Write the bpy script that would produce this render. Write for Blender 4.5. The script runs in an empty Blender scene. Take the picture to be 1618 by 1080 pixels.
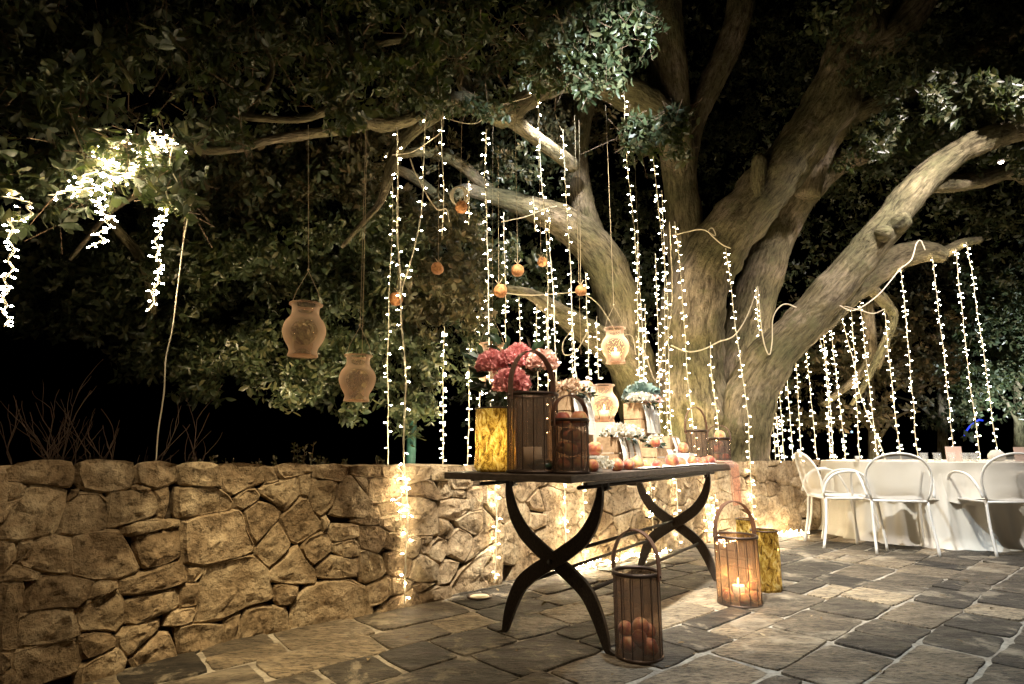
import bpy, math, random
import numpy as np
from mathutils import Vector, Matrix, noise
R = math.radians
random.seed(7)
rng = np.random.default_rng(7)
SC = bpy.context.scene
COL = SC.collection

# ------------------------------------------------------------------ camera
PITCH = math.atan(171 / 900)
CH = 0.86
cam_d = bpy.data.cameras.new('camera')
cam = bpy.data.objects.new('camera', cam_d); COL.objects.link(cam)
cam.location = (0, 0, CH)
cam.rotation_euler = (R(90) + PITCH, 0, 0)
cam_d.sensor_width = 36; cam_d.lens = 20.02
cam_d.clip_start = .05; cam_d.clip_end = 400
SC.camera = cam

# ------------------------------------------------------------------ night sky
w = bpy.data.worlds.new('World'); SC.world = w; w.use_nodes = True
nt = w.node_tree; nt.nodes.clear()
sky = nt.nodes.new('ShaderNodeTexSky'); sky.sky_type = 'NISHITA'; sky.sun_disc = False
sky.sun_elevation = R(-4); sky.sun_rotation = R(200)
bg = nt.nodes.new('ShaderNodeBackground'); bg.inputs[1].default_value = 0.004
ow = nt.nodes.new('ShaderNodeOutputWorld')
nt.links.new(sky.outputs[0], bg.inputs[0]); nt.links.new(bg.outputs[0], ow.inputs[0])

SC.view_settings.view_transform = 'Standard'
SC.view_settings.look = 'None'
SC.view_settings.exposure = 0.0
SC.view_settings.gamma = 1.0
try:
    SC.view_settings.use_curve_mapping = False
except Exception: pass
SC.cycles.use_denoising = True
SC.cycles.sample_clamp_indirect = 3.0
SC.cycles.max_bounces = 6
SC.cycles.transparent_max_bounces = 24
SC.cycles.caustics_reflective = False
SC.cycles.caustics_refractive = False
SC.cycles.use_light_tree = True

BULB_COL = (1.0, .80, .50)
BULB_E = 230.0

def tag(o, label=None, cat=None, group=None, kind=None):
    if label: o['label'] = label
    if cat: o['category'] = cat
    if group: o['group'] = group
    if kind: o['kind'] = kind
    return o

def lamp(name, typ, loc, target, power, color, size=.06, angle=60, blend=.6, label=None):
    d = bpy.data.lights.new(name, typ); d.energy = power; d.color = color
    d.shadow_soft_size = size
    if typ == 'SPOT': d.spot_size = R(angle); d.spot_blend = blend
    o = bpy.data.objects.new(name, d); COL.objects.link(o); o.location = loc
    v = Vector(target) - Vector(loc)
    o.rotation_euler = v.to_track_quat('-Z', 'Y').to_euler()
    return o
COOL = (.86, .95, 1.0); NEUT = (1, .93, .82); WARM = (1, .72, .38); AMB = (1, .62, .26)
# unseen garden spotlights in the oak and behind the wall, and added fill spots
lamp('tree_spotlight', 'SPOT', (1.15, 2.9, 4.55), (2.55, 3.0, 0), 1000, (.78, .90, 1.0), .05, 64, .4)
lamp('tree_spotlight', 'SPOT', (4.3, 4.5, 4.9), (4.9, 5.8, 0), 900, (1, .92, .86), .06, 100, .6)
lamp('tree_spotlight', 'SPOT', (1.7, 2.3, 3.3), (.80, 4.0, 3.70), 1500, COOL, .06, 36, .7)
lamp('tree_spotlight', 'SPOT', (5.0, 3.9, 4.9), (4.75, 5.9, 3.75), 1000, (1, .87, .85), .06, 64, .8)
lamp('tree_spotlight', 'SPOT', (.5, 5.0, 4.3), (.35, 6.2, 3.35), 420, (1, .93, .9), .05, 100, .7)
lamp('garden_uplight', 'SPOT', (1.7, 6.35, .35), (2.1, 7.0, 2.9), 300, (1, .82, .42), .08, 80, .9)
lamp('garden_uplight', 'SPOT', (-.6, 4.4, .5), (-1.0, 5.8, 2.9), 250, (1, .82, .5), .08, 120, .8)
lamp('garden_uplight', 'SPOT', (5.2, 8.0, .1), (4.8, 9.2, 3.2), 170, WARM, .08, 120, .8)
lamp('garden_uplight', 'SPOT', (-1.9, 4.3, .9), (-1.8, 5.0, 2.6), 110, (1, .74, .42), .08, 130, .8)
lamp('added_fill_spot', 'SPOT', (-.2, 1.2, 4.2), (-1.02, 2.66, 0), 1100, (1, .78, .44), .04, 20, .7)  # added narrow spot, makes the warm pool on the left paving
lamp('garden_uplight', 'SPOT', (8.0, 8.3, .3), (8.9, 10, 2.6), 1300, COOL, .08, 75, .8)
lamp('added_fill_spot', 'SPOT', (.3, .3, 4.3), (-.9, 2.9, .1), 330, (1, .78, .50), .05, 70, .9)  # added warm fill for the left part of the wall
lamp('added_fill_spot', 'SPOT', (.5, 1.9, 4.2), (.90, 4.45, .3), 2400, (1, .91, .76), .05, 50, .6)  # added wash, boosts the string light on the wall behind the table
lamp('added_fill_spot', 'SPOT', (2.4, 2.4, 4.5), (3.1, 6.2, .4), 1000, (1, .93, .80), .05, 42, .7)  # added wash for the right wall, chairs and cloth
lamp('added_fill_spot', 'SPOT', (2.0, 1.0, 3.9), (.55, 3.2, .95), 260, (1, .90, .78), .05, 34, .8)  # added front fill that brightens the cards and table display

# ------------------------------------------------------------------ geometry helpers
def D(px, py):
    a = (px - 809) / 900; b = (540 - py) / 900
    c, s = math.cos(PITCH), math.sin(PITCH)
    return Vector((a, c - b * s, s + b * c))
def P(px, py, Y):
    d = D(px, py); return Vector((0, 0, CH)) + d * (Y / d.y)
def G(px, py, z=0.0):
    d = D(px, py); return Vector((0, 0, CH)) + d * ((z - CH) / d.z)
def PX(v):
    c, s = math.cos(PITCH), math.sin(PITCH)
    z = v.z - CH; f = v.y * c + z * s
    return 809 + 900 * v.x / f, 540 - 900 * (-v.y * s + z * c) / f

class MB:
    def __init__(s): s.v = []; s.f = []; s.m = []; s.sm = []; s.at = []
    def add(s, vs, fs, mat=0, smooth=True):
        b = len(s.v); s.v.extend([tuple(v) for v in vs])
        for f in fs: s.f.append(tuple(b + i for i in f)); s.m.append(mat); s.sm.append(smooth)
    def box(s, c, size, ax=None, mat=0):
        c = Vector(c); hx, hy, hz = [k / 2 for k in size]
        M = ax or (Vector((1, 0, 0)), Vector((0, 1, 0)), Vector((0, 0, 1)))
        vs = [c + M[0] * (hx * i) + M[1] * (hy * j) + M[2] * (hz * k) for i in (-1, 1) for j in (-1, 1) for k in (-1, 1)]
        s.add(vs, [(0, 1, 3, 2), (4, 6, 7, 5), (0, 4, 5, 1), (2, 3, 7, 6), (0, 2, 6, 4), (1, 5, 7, 3)], mat, False)
    def tube(s, pts, rad, n=8, mat=0, cap=True, closed=False, flat=None, rough=0, seed=0):
        pts = [Vector(p) for p in pts]; N = len(pts)
        if not hasattr(rad, '__len__'): rad = [rad] * N
        up = Vector((.13, .27, 1)).normalized(); rings = []
        u = None
        for i, p in enumerate(pts):
            if closed: t = pts[(i + 1) % N] - pts[i - 1]
            else: t = pts[min(i + 1, N - 1)] - pts[max(i - 1, 0)]
            t = t.normalized() if t.length > 1e-9 else Vector((0, 0, 1))
            if u is None:
                u = t.cross(up);
                if u.length < .05: u = t.cross(Vector((1, 0, 0)))
            u = (u - t * u.dot(t)).normalized(); w_ = t.cross(u)
            ring = []
            for k in range(n):
                a = 2 * math.pi * k / n
                r = rad[i]
                d = u * math.cos(a) + w_ * math.sin(a)
                if rough:
                    q = (p + d * r)
                    r *= 1 + rough * (.8 * noise.noise(q * 3.1 + Vector((seed, 0, 0))) * 1.0 + .55 * noise.noise(q * 9.0) + .25 * noise.noise(Vector((d.x * 6, d.y * 6, p.length * 1.2 + seed))))
                ring.append(p + d * r)
            rings.append(ring)
        vs = [v for r_ in rings for v in r_]; fs = []
        M_ = N if closed else N - 1
        for i in range(M_):
            j = (i + 1) % N
            for k in range(n):
                fs.append((i * n + k, i * n + (k + 1) % n, j * n + (k + 1) % n, j * n + k))
        if cap and not closed:
            fs.append(tuple(reversed(range(n)))); fs.append(tuple((N - 1) * n + k for k in range(n)))
        if rough:
            Ls = 0
            for i in range(N):
                if i: Ls += (pts[i] - pts[i - 1]).length
                for k in range(n): a = 2 * math.pi * k / n; s.at.append((rad[i] * math.cos(a), rad[i] * math.sin(a), Ls * .22 + seed))
        s.add(vs, fs, mat, True)
    def lathe(s, c, prof, n=24, mat=0, wob=0, seed=0):
        c = Vector(c); vs = []; fs = []
        for (r, z) in prof:
            for k in range(n):
                a = 2 * math.pi * k / n
                rr = r * (1 + (wob * noise.noise(Vector((math.cos(a) * 2, math.sin(a) * 2, z * 14 + seed))) if wob else 0))
                vs.append(c + Vector((rr * math.cos(a), rr * math.sin(a), z)))
        for i in range(len(prof) - 1):
            for k in range(n):
                fs.append((i * n + k, i * n + (k + 1) % n, (i + 1) * n + (k + 1) % n, (i + 1) * n + k))
        s.add(vs, fs, mat, True)
    def disc(s, c, r, n=24, mat=0):
        c = Vector(c)
        s.add([c + Vector((r * math.cos(2 * math.pi * k / n), r * math.sin(2 * math.pi * k / n), 0)) for k in range(n)], [tuple(range(n))], mat, False)
    def ribbon(s, pts, wid, thick, axis, mat=0):
        """flat bar: section wid (in the plane) x thick (along axis)"""
        pts = [Vector(p) for p in pts]; N = len(pts); axis = Vector(axis).normalized(); vs = []; fs = []
        if not hasattr(wid, '__len__'): wid = [wid] * N
        for i, p in enumerate(pts):
            t = (pts[min(i + 1, N - 1)] - pts[max(i - 1, 0)]).normalized(); q = t.cross(axis).normalized()
            for (a, b) in ((-1, -1), (1, -1), (1, 1), (-1, 1)):
                vs.append(p + q * (wid[i] / 2 * a) + axis * (thick / 2 * b))
        for i in range(N - 1):
            for k in range(4): fs.append((i * 4 + k, i * 4 + (k + 1) % 4, (i + 1) * 4 + (k + 1) % 4, (i + 1) * 4 + k))
        fs.append((3, 2, 1, 0)); fs.append(tuple((N - 1) * 4 + k for k in range(4)))
        s.add(vs, fs, mat, False)
    def mesh(s, name, mats, origin=(0, 0, 0)):
        o = Vector(origin); me = bpy.data.meshes.new(name)
        me.from_pydata([(v[0] - o.x, v[1] - o.y, v[2] - o.z) for v in s.v], [], s.f)
        for m in (mats if isinstance(mats, (list, tuple)) else [mats]): me.materials.append(m)
        me.polygons.foreach_set('material_index', s.m); me.polygons.foreach_set('use_smooth', s.sm)
        if s.at and len(s.at) == len(s.v):
            A = me.attributes.new('bark', 'FLOAT_VECTOR', 'POINT'); A.data.foreach_set('vector', [c for v in s.at for c in v])
        me.update(); return me

def link(name, me, parent=None, loc=None):
    o = bpy.data.objects.new(name, me); COL.objects.link(o)
    if parent is not None: o.parent = parent
    if loc is not None: o.location = loc
    return o
def part(name, mb, mats, parent):
    """mb in world coordinates, parent an unrotated Empty"""
    return link(name, mb.mesh(name, mats, wl(parent)), parent)
def wl(o):
    v = Vector(o.location)
    while o.parent is not None: o = o.parent; v = v + o.location
    return v
def solo(name, mb, mats, origin, label, cat, group=None, kind=None):
    o = link(name, mb.mesh(name, mats, origin), None, origin)
    return tag(o, label, cat, group, kind)
def thing(name, loc, label, cat, group=None, rz=0):
    o = bpy.data.objects.new(name, None); COL.objects.link(o); o.location = loc; o.rotation_euler = (0, 0, rz)
    o.empty_display_size = .1
    return tag(o, label, cat, group)
def copy_tree(o, parent=None):
    c = o.copy(); COL.objects.link(c)
    if parent is not None: c.parent = parent
    for ch in list(o.children): copy_tree(ch, c)
    return c
def spline(pts, k=6):
    """Catmull-Rom through tuples/Vectors of any length"""
    A = [np.array(p, float) for p in pts]; A = [2 * A[0] - A[1]] + A + [2 * A[-1] - A[-2]]; out = []
    for i in range(1, len(A) - 2):
        for j in range(k):
            t = j / k; p0, p1, p2, p3 = A[i - 1:i + 3]
            out.append(.5 * ((2 * p1) + (-p0 + p2) * t + (2 * p0 - 5 * p1 + 4 * p2 - p3) * t * t + (-p0 + 3 * p1 - 3 * p2 + p3) * t ** 3))
    out.append(A[-2]); return out

# ------------------------------------------------------------------ materials
def mat(name, base=(.5, .5, .5), rough=.6, metal=0, spec=.5, nodes=None, trans=0, alpha=1):
    m = bpy.data.materials.new(name); m.use_nodes = True
    b = m.node_tree.nodes['Principled BSDF']
    b.inputs['Base Color'].default_value = (*base, 1); b.inputs['Roughness'].default_value = rough
    b.inputs['Metallic'].default_value = metal; b.inputs['Specular IOR Level'].default_value = spec
    b.inputs['Transmission Weight'].default_value = trans; b.inputs['Alpha'].default_value = alpha
    if nodes: nodes(m.node_tree, b)
    return m
def N(nt, t, **kw):
    n = nt.nodes.new(t)
    for k, v in kw.items():
        if k in n.inputs: n.inputs[k].default_value = v
        else: setattr(n, k, v)
    return n
def L(nt, a, b): nt.links.new(a, b)
def ramp(nt, fac, stops):
    r = nt.nodes.new('ShaderNodeValToRGB'); e = r.color_ramp.elements
    e[0].position = stops[0][0]; e[0].color = (*stops[0][1], 1); e[1].position = stops[-1][0]; e[1].color = (*stops[-1][1], 1)
    for p, c in stops[1:-1]: q = e.new(p); q.color = (*c, 1)
    if fac is not None: L(nt, fac, r.inputs[0])
    return r
def bump(nt, b, h, strength=.5, dist=.02, prev=None):
    n = N(nt, 'ShaderNodeBump'); n.inputs['Strength'].default_value = strength; n.inputs['Distance'].default_value = dist
    L(nt, h, n.inputs['Height'])
    if prev is not None: L(nt, prev.outputs[0], n.inputs['Normal'])
    L(nt, n.outputs[0], b.inputs['Normal']); return n
def mixc(nt, f, a, b, mode='MIX'):
    n = nt.nodes.new('ShaderNodeMix'); n.data_type = 'RGBA'; n.blend_type = mode
    for sock, v in ((n.inputs['Factor'], f), (n.inputs['A'], a), (n.inputs['B'], b)):
        pass
    ins = [i for i in n.inputs if i.enabled] if False else n.inputs
    fs, A_, B_ = n.inputs[0], n.inputs[6], n.inputs[7]
    for sock, v in ((fs, f), (A_, a), (B_, b)):
        if isinstance(v, (int, float)): sock.default_value = v
        elif isinstance(v, tuple): sock.default_value = (*v, 1)
        else: L(nt, v, sock)
    return n.outputs[2]

def n_wallstone(nt, b):
    co = N(nt, 'ShaderNodeNewGeometry'); oi = N(nt, 'ShaderNodeObjectInfo')
    n1 = N(nt, 'ShaderNodeTexNoise', Scale=7.0, Detail=8.0, Roughness=.65); L(nt, co.outputs['Position'], n1.inputs['Vector'])
    n2 = N(nt, 'ShaderNodeTexNoise', Scale=38.0, Detail=6.0, Roughness=.7); L(nt, co.outputs['Position'], n2.inputs['Vector'])
    v = N(nt, 'ShaderNodeTexVoronoi', Scale=60.0); L(nt, co.outputs['Position'], v.inputs['Vector'])
    c = ramp(nt, n1.outputs[0], [(.28, (.10, .07, .042)), (.43, (.33, .255, .165)), (.60, (.50, .415, .29)), (.78, (.62, .54, .41))])
    rr = ramp(nt, oi.outputs['Random'], [(0, (.62, .56, .50)), (.5, (.9, .87, .82)), (1, (1.05, 1.0, .95))])
    c2 = mixc(nt, 1.0, c.outputs[0], rr.outputs[0], 'MULTIPLY')
    pit = ramp(nt, n2.outputs[0], [(.34, (.14, .105, .07)), (.46, (.9, .88, .85)), (.6, (1.15, 1.12, 1.08))])
    c3 = mixc(nt, .8, c2, pit.outputs[0], 'MULTIPLY')
    L(nt, c3, b.inputs['Base Color'])
    pv = ramp(nt, v.outputs[0], [(.0, (0, 0, 0)), (.35, (1, 1, 1))])
    b1 = bump(nt, b, pv.outputs[0], .25, .006)
    b2 = bump(nt, b, n2.outputs[0], .8, .012, b1)
    bump(nt, b, n1.outputs[0], .9, .05, b2)
M_WALL = mat('limestone', rough=.9, spec=.2, nodes=n_wallstone)
def n_core(nt, b):
    n1 = N(nt, 'ShaderNodeTexNoise', Scale=25.0, Detail=6.0)
    c = ramp(nt, n1.outputs[0], [(.3, (.02, .014, .009)), (.7, (.10, .075, .05))]); L(nt, c.outputs[0], b.inputs['Base Color']); bump(nt, b, n1.outputs[0], 1, .03)
M_CORE = mat('wall_core_earth', rough=1, spec=.1, nodes=n_core)
def n_paver(nt, b):
    co = N(nt, 'ShaderNodeNewGeometry'); oi = N(nt, 'ShaderNodeObjectInfo')
    mp = N(nt, 'ShaderNodeMapping'); mp.inputs['Rotation'].default_value = (0, 0, R(-41)); mp.inputs['Scale'].default_value = (.7, 2.2, 1)
    L(nt, co.outputs['Position'], mp.inputs[0])
    n1 = N(nt, 'ShaderNodeTexNoise', Scale=5.0, Detail=9.0, Roughness=.68); L(nt, mp.outputs[0], n1.inputs['Vector'])
    n2 = N(nt, 'ShaderNodeTexNoise', Scale=34.0, Detail=7.0, Roughness=.75); L(nt, mp.outputs[0], n2.inputs['Vector'])
    n3 = N(nt, 'ShaderNodeTexVoronoi', Scale=55.0); L(nt, co.outputs['Position'], n3.inputs['Vector'])
    base = ramp(nt, oi.outputs['Random'], [(0, (.038, .032, .025)), (.4, (.08, .067, .050)), (.68, (.15, .122, .088)), (.86, (.28, .225, .155)), (1, (.44, .36, .25))])
    md = ramp(nt, n1.outputs[0], [(.3, (.35, .33, .3)), (.5, (.9, .88, .84)), (.72, (1.45, 1.4, 1.3))])
    c = mixc(nt, 1.0, base.outputs[0], md.outputs[0], 'MULTIPLY')
    pit = ramp(nt, n2.outputs[0], [(.40, (.12, .1, .08)), (.52, (1, 1, 1)), (.68, (1.25, 1.2, 1.15))])
    c = mixc(nt, .9, c, pit.outputs[0], 'MULTIPLY')
    n4 = N(nt, 'ShaderNodeTexNoise', Scale=2.6, Detail=9.0, Roughness=.72, Distortion=.5); L(nt, co.outputs['Position'], n4.inputs['Vector'])
    wr = ramp(nt, n4.outputs[0], [(.54, (0, 0, 0)), (.60, (.6, .6, .6))])
    c = mixc(nt, wr.outputs[0], c, mixc(nt, 1.0, (.40, .345, .26), md.outputs[0], 'MULTIPLY'))
    L(nt, c, b.inputs['Base Color'])
    rg = ramp(nt, n1.outputs[0], [(.3, (.75, .75, .75)), (.7, (.45, .45, .45))]); L(nt, rg.outputs[0], b.inputs['Roughness'])
    pv = ramp(nt, n3.outputs[0], [(.0, (0, 0, 0)), (.3, (1, 1, 1))])
    b1 = bump(nt, b, pv.outputs[0], .35, .004)
    b2 = bump(nt, b, n2.outputs[0], 1.0, .016, b1)
    bump(nt, b, n1.outputs[0], .9, .03, b2)
M_PAVE = mat('paving_limestone', rough=.6, spec=.4, nodes=n_paver)
def n_mortar(nt, b):
    co = N(nt, 'ShaderNodeNewGeometry')
    n1 = N(nt, 'ShaderNodeTexNoise', Scale=6.0, Detail=8.0, Roughness=.7); L(nt, co.outputs['Position'], n1.inputs['Vector'])
    n2 = N(nt, 'ShaderNodeTexNoise', Scale=60.0, Detail=5.0); L(nt, co.outputs['Position'], n2.inputs['Vector'])
    c = ramp(nt, n1.outputs[0], [(.3, (.15, .125, .095)), (.55, (.34, .30, .235)), (.8, (.48, .43, .35))])
    L(nt, mixc(nt, .5, c.outputs[0], ramp(nt, n2.outputs[0], [(.3, (.3, .3, .3)), (.55, (1, 1, 1))]).outputs[0], 'MULTIPLY'), b.inputs['Base Color'])
    bump(nt, b, n2.outputs[0], .7, .008)
M_MORTAR = mat('lime_mortar', rough=.85, spec=.3, nodes=n_mortar)
def n_soil(nt, b):
    n1 = N(nt, 'ShaderNodeTexNoise', Scale=9.0, Detail=8.0)
    c = ramp(nt, n1.outputs[0], [(.3, (.02, .016, .01)), (.7, (.07, .055, .035))]); L(nt, c.outputs[0], b.inputs['Base Color']); bump(nt, b, n1.outputs[0], 1, .05)
M_SOIL = mat('soil', rough=1, spec=.1, nodes=n_soil)
def n_bark(nt, b):
    co = N(nt, 'ShaderNodeAttribute', attribute_name='bark'); ge = N(nt, 'ShaderNodeNewGeometry')
    n0 = N(nt, 'ShaderNodeTexNoise', Scale=1.6, Detail=5.0, Roughness=.6); L(nt, ge.outputs['Position'], n0.inputs['Vector'])
    n1 = N(nt, 'ShaderNodeTexNoise', Scale=22.0, Detail=7.0, Roughness=.65, Distortion=.5); L(nt, co.outputs['Vector'], n1.inputs['Vector'])
    n2 = N(nt, 'ShaderNodeTexNoise', Scale=75.0, Detail=4.0, Roughness=.7); L(nt, co.outputs['Vector'], n2.inputs['Vector'])
    n3 = N(nt, 'ShaderNodeTexNoise', Scale=6.0, Detail=6.0, Roughness=.6); L(nt, ge.outputs['Position'], n3.inputs['Vector'])
    c = ramp(nt, n0.outputs[0], [(.35, (.11, .105, .055)), (.5, (.18, .158, .092)), (.68, (.32, .27, .20))])
    fur = ramp(nt, n1.outputs[0], [(.36, (.22, .2, .17)), (.5, (.85, .83, .8)), (.66, (1.3, 1.25, 1.2))])
    cc = mixc(nt, .85, c.outputs[0], fur.outputs[0], 'MULTIPLY')
    cc = mixc(nt, .5, cc, ramp(nt, n2.outputs[0], [(.35, (.4, .38, .36)), (.6, (1.2, 1.15, 1.1))]).outputs[0], 'MULTIPLY')
    ms = ramp(nt, n3.outputs[0], [(.55, (0, 0, 0)), (.68, (.7, .7, .7))]); cc = mixc(nt, ms.outputs[0], cc, (.13, .125, .06))
    L(nt, cc, b.inputs['Base Color'])
    b1 = bump(nt, b, n1.outputs[0], 1.0, .05); b2 = bump(nt, b, n2.outputs[0], .8, .012, b1); bump(nt, b, n3.outputs[0], .7, .06, b2)
M_BARK = mat('oak_bark', rough=.9, spec=.2, nodes=n_bark)
def leafmat(name, c0, c1, c2, tr=.25, rough=.38, spec=.5, tint=(1.3, 1.5, .6)):
    m = bpy.data.materials.new(name); m.use_nodes = True; nt = m.node_tree; b = nt.nodes['Principled BSDF']
    g = N(nt, 'ShaderNodeNewGeometry'); r = ramp(nt, g.outputs['Random Per Island'], [(0, c0), (.55, c1), (1, c2)])
    L(nt, r.outputs[0], b.inputs['Base Color']); b.inputs['Roughness'].default_value = rough; b.inputs['Specular IOR Level'].default_value = spec
    t = N(nt, 'ShaderNodeBsdfTranslucent'); tc = mixc(nt, 1.0, r.outputs[0], tint, 'MULTIPLY'); L(nt, tc, t.inputs[0])
    mx = N(nt, 'ShaderNodeMixShader'); mx.inputs[0].default_value = tr
    L(nt, b.outputs[0], mx.inputs[1]); L(nt, t.outputs[0], mx.inputs[2]); L(nt, mx.outputs[0], nt.nodes['Material Output'].inputs[0])
    return m
M_LEAF = leafmat('holm_oak_leaf', (.026, .038, .018), (.048, .062, .028), (.10, .095, .045))
M_LEAF2 = leafmat('shrub_leaf', (.04, .038, .016), (.07, .065, .028), (.14, .10, .05), .2, .5)
M_TWIG = mat('twig', (.12, .08, .05), .9, spec=.2)
def emis(name, col, st, base=(.8, .8, .8)):
    m = bpy.data.materials.new(name); m.use_nodes = True; b = m.node_tree.nodes['Principled BSDF']
    b.inputs['Base Color'].default_value = (*base, 1); b.inputs['Emission Color'].default_value = (*col, 1); b.inputs['Emission Strength'].default_value = st
    return m
M_BULB = emis('fairy_bulb', BULB_COL, BULB_E)
M_WIRE = mat('pale_cable', (.62, .56, .42), .5)
M_CABLE = mat('cream_cable', (.55, .47, .33), .55)
M_TWINE = mat('twine', (.42, .33, .2), .9)
M_IRON = mat('wrought_iron', rough=.55, metal=.35, spec=.4, nodes=lambda nt, b: (
    (lambda n: (L(nt, ramp(nt, n.outputs[0], [(.3, (.018, .014, .011)), (.7, (.05, .038, .028))]).outputs[0], b.inputs['Base Color']), bump(nt, b, n.outputs[0], .35, .003)))(N(nt, 'ShaderNodeTexNoise', Scale=70.0, Detail=5.0))))
def n_darkwood(nt, b):
    mp = N(nt, 'ShaderNodeMapping'); tc = N(nt, 'ShaderNodeTexCoord'); L(nt, tc.outputs['Object'], mp.inputs[0]); mp.inputs['Scale'].default_value = (30, 30, 120)
    n1 = N(nt, 'ShaderNodeTexNoise', Scale=1.0, Detail=6.0); L(nt, mp.outputs[0], n1.inputs['Vector'])
    L(nt, ramp(nt, n1.outputs[0], [(.3, (.035, .025, .018)), (.7, (.10, .075, .058))]).outputs[0], b.inputs['Base Color']); bump(nt, b, n1.outputs[0], .3, .002)
M_TOP = mat('weathered_tabletop', rough=.5, nodes=n_darkwood)
def glassy(name, tint, fac, rough=.25, bs=60, bstr=.5, metal=0, base=None, tl=.0, edge=None):
    """tinted thin glass: transparent + glossy coloured body"""
    m = bpy.data.materials.new(name); m.use_nodes = True; nt = m.node_tree; b = nt.nodes['Principled BSDF']
    b.inputs['Base Color'].default_value = (*(base or tint), 1); b.inputs['Roughness'].default_value = rough; b.inputs['Metallic'].default_value = metal
    n = N(nt, 'ShaderNodeTexNoise', Scale=float(bs), Detail=3.0); bump(nt, b, n.outputs[0], bstr, .01)
    body = b.outputs[0]
    if tl:
        t = N(nt, 'ShaderNodeBsdfTranslucent'); t.inputs[0].default_value = (*(base or tint), 1)
        mm = N(nt, 'ShaderNodeMixShader'); mm.inputs[0].default_value = tl; L(nt, body, mm.inputs[1]); L(nt, t.outputs[0], mm.inputs[2]); body = mm.outputs[0]
    tr = N(nt, 'ShaderNodeBsdfTransparent'); tr.inputs[0].default_value = (*tint, 1)
    mx = N(nt, 'ShaderNodeMixShader'); mx.inputs[0].default_value = fac
    if edge:
        lw = N(nt, 'ShaderNodeLayerWeight'); lw.inputs[0].default_value = .5; rr_ = ramp(nt, lw.outputs['Facing'], [(.1, (fac,) * 3), (.9, (edge,) * 3)]); L(nt, rr_.outputs[0], mx.inputs[0])
    L(nt, tr.outputs[0], mx.inputs[1]); L(nt, body, mx.inputs[2]); L(nt, mx.outputs[0], nt.nodes['Material Output'].inputs[0])
    return m
M_HURR = glassy('peach_ribbed_glass', (.92, .78, .66), .16, .10, 190, 1.0, base=(.95, .74, .57), tl=.45, edge=.9)
M_CLEAR = glassy('clear_glass', (.97, .97, .95), .16, .05, 20, .1, base=(.9, .9, .9))
M_COPPER = glassy('copper_tinted_glass', (.78, .64, .52), .46, .18, 40, .3, metal=.3, base=(.30, .235, .185), tl=.35)
M_RIM = mat('dark_copper', (.065, .042, .03), .45, metal=.6)
M_LEATHER = mat('brown_leather', (.11, .05, .028), .55, nodes=lambda nt, b: bump(nt, b, N(nt, 'ShaderNodeTexNoise', Scale=220.0).outputs[0], .3, .002))
def n_gold(nt, b):
    tc = N(nt, 'ShaderNodeTexCoord'); mp = N(nt, 'ShaderNodeMapping'); mp.inputs['Scale'].default_value = (1, 1, .5); L(nt, tc.outputs['Object'], mp.inputs[0])
    v = N(nt, 'ShaderNodeTexNoise', Scale=34.0, Detail=8.0, Roughness=.8, Distortion=1.0); L(nt, mp.outputs[0], v.inputs['Vector'])
    L(nt, ramp(nt, v.outputs[0], [(.40, (.10, .05, .008)), (.48, (.50, .30, .04)), (.54, (.85, .60, .12)), (.64, (1.0, .86, .42))]).outputs[0], b.inputs['Base Color'])
    bump(nt, b, v.outputs[0], 1.0, .05)
M_GOLD = mat('crackled_gold_glass', rough=.2, metal=.55, nodes=n_gold)
_nt = M_GOLD.node_tree; _b = _nt.nodes['Principled BSDF']; _t = N(_nt, 'ShaderNodeBsdfTranslucent'); L(_nt, _b.inputs['Base Color'].links[0].from_socket, _t.inputs[0]); _m = N(_nt, 'ShaderNodeMixShader'); _m.inputs[0].default_value = .32
L(_nt, _b.outputs[0], _m.inputs[1]); L(_nt, _t.outputs[0], _m.inputs[2]); L(_nt, _m.outputs[0], _nt.nodes['Material Output'].inputs[0])
def n_peach(nt, b):
    tc = N(nt, 'ShaderNodeTexCoord'); oi = N(nt, 'ShaderNodeObjectInfo')
    ad = N(nt, 'ShaderNodeVectorMath', operation='ADD'); L(nt, tc.outputs['Object'], ad.inputs[0]); L(nt, oi.outputs['Random'], ad.inputs[1])
    n = N(nt, 'ShaderNodeTexNoise', Scale=1.1, Detail=5.0, Distortion=.6); L(nt, ad.outputs[0], n.inputs['Vector'])
    s = N(nt, 'ShaderNodeMath', operation='MULTIPLY_ADD'); L(nt, oi.outputs['Random'], s.inputs[0]); s.inputs[1].default_value = .25; 
    L(nt, n.outputs[0], s.inputs[2])
    L(nt, ramp(nt, s.outputs[0], [(.42, (.46, .34, .13)), (.54, (.52, .23, .075)), (.64, (.42, .105, .04)), (.80, (.22, .03, .02))]).outputs[0], b.inputs['Base Color'])
    b.inputs['Sheen Weight'].default_value = .3; b.inputs['Subsurface Weight'].default_value = 0
M_PEACH = mat('peach_skin', rough=.6, nodes=n_peach)
M_ORANGE = mat('dried_orange', rough=.7, nodes=lambda nt, b: (lambda n: (L(nt, ramp(nt, n.outputs[0], [(.35, (.20, .065, .015)), (.6, (.42, .19, .06))]).outputs[0], b.inputs['Base Color']), bump(nt, b, n.outputs[0], .4, .004)))(N(nt, 'ShaderNodeTexNoise', Scale=5.0, Detail=4.0)))
M_WAX = mat('candle_wax', (.85, .78, .66), .5)
M_FLAME = emis('candle_flame', (1, .62, .24), 60)
M_LINEN = mat('white_linen', (.72, .69, .62), .9, spec=.1, nodes=lambda nt, b: bump(nt, b, N(nt, 'ShaderNodeTexNoise', Scale=260.0, Detail=3.0).outputs[0], .25, .002))
M_WHITE = mat('white_powder_coat', (.72, .70, .66), .4)
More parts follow.
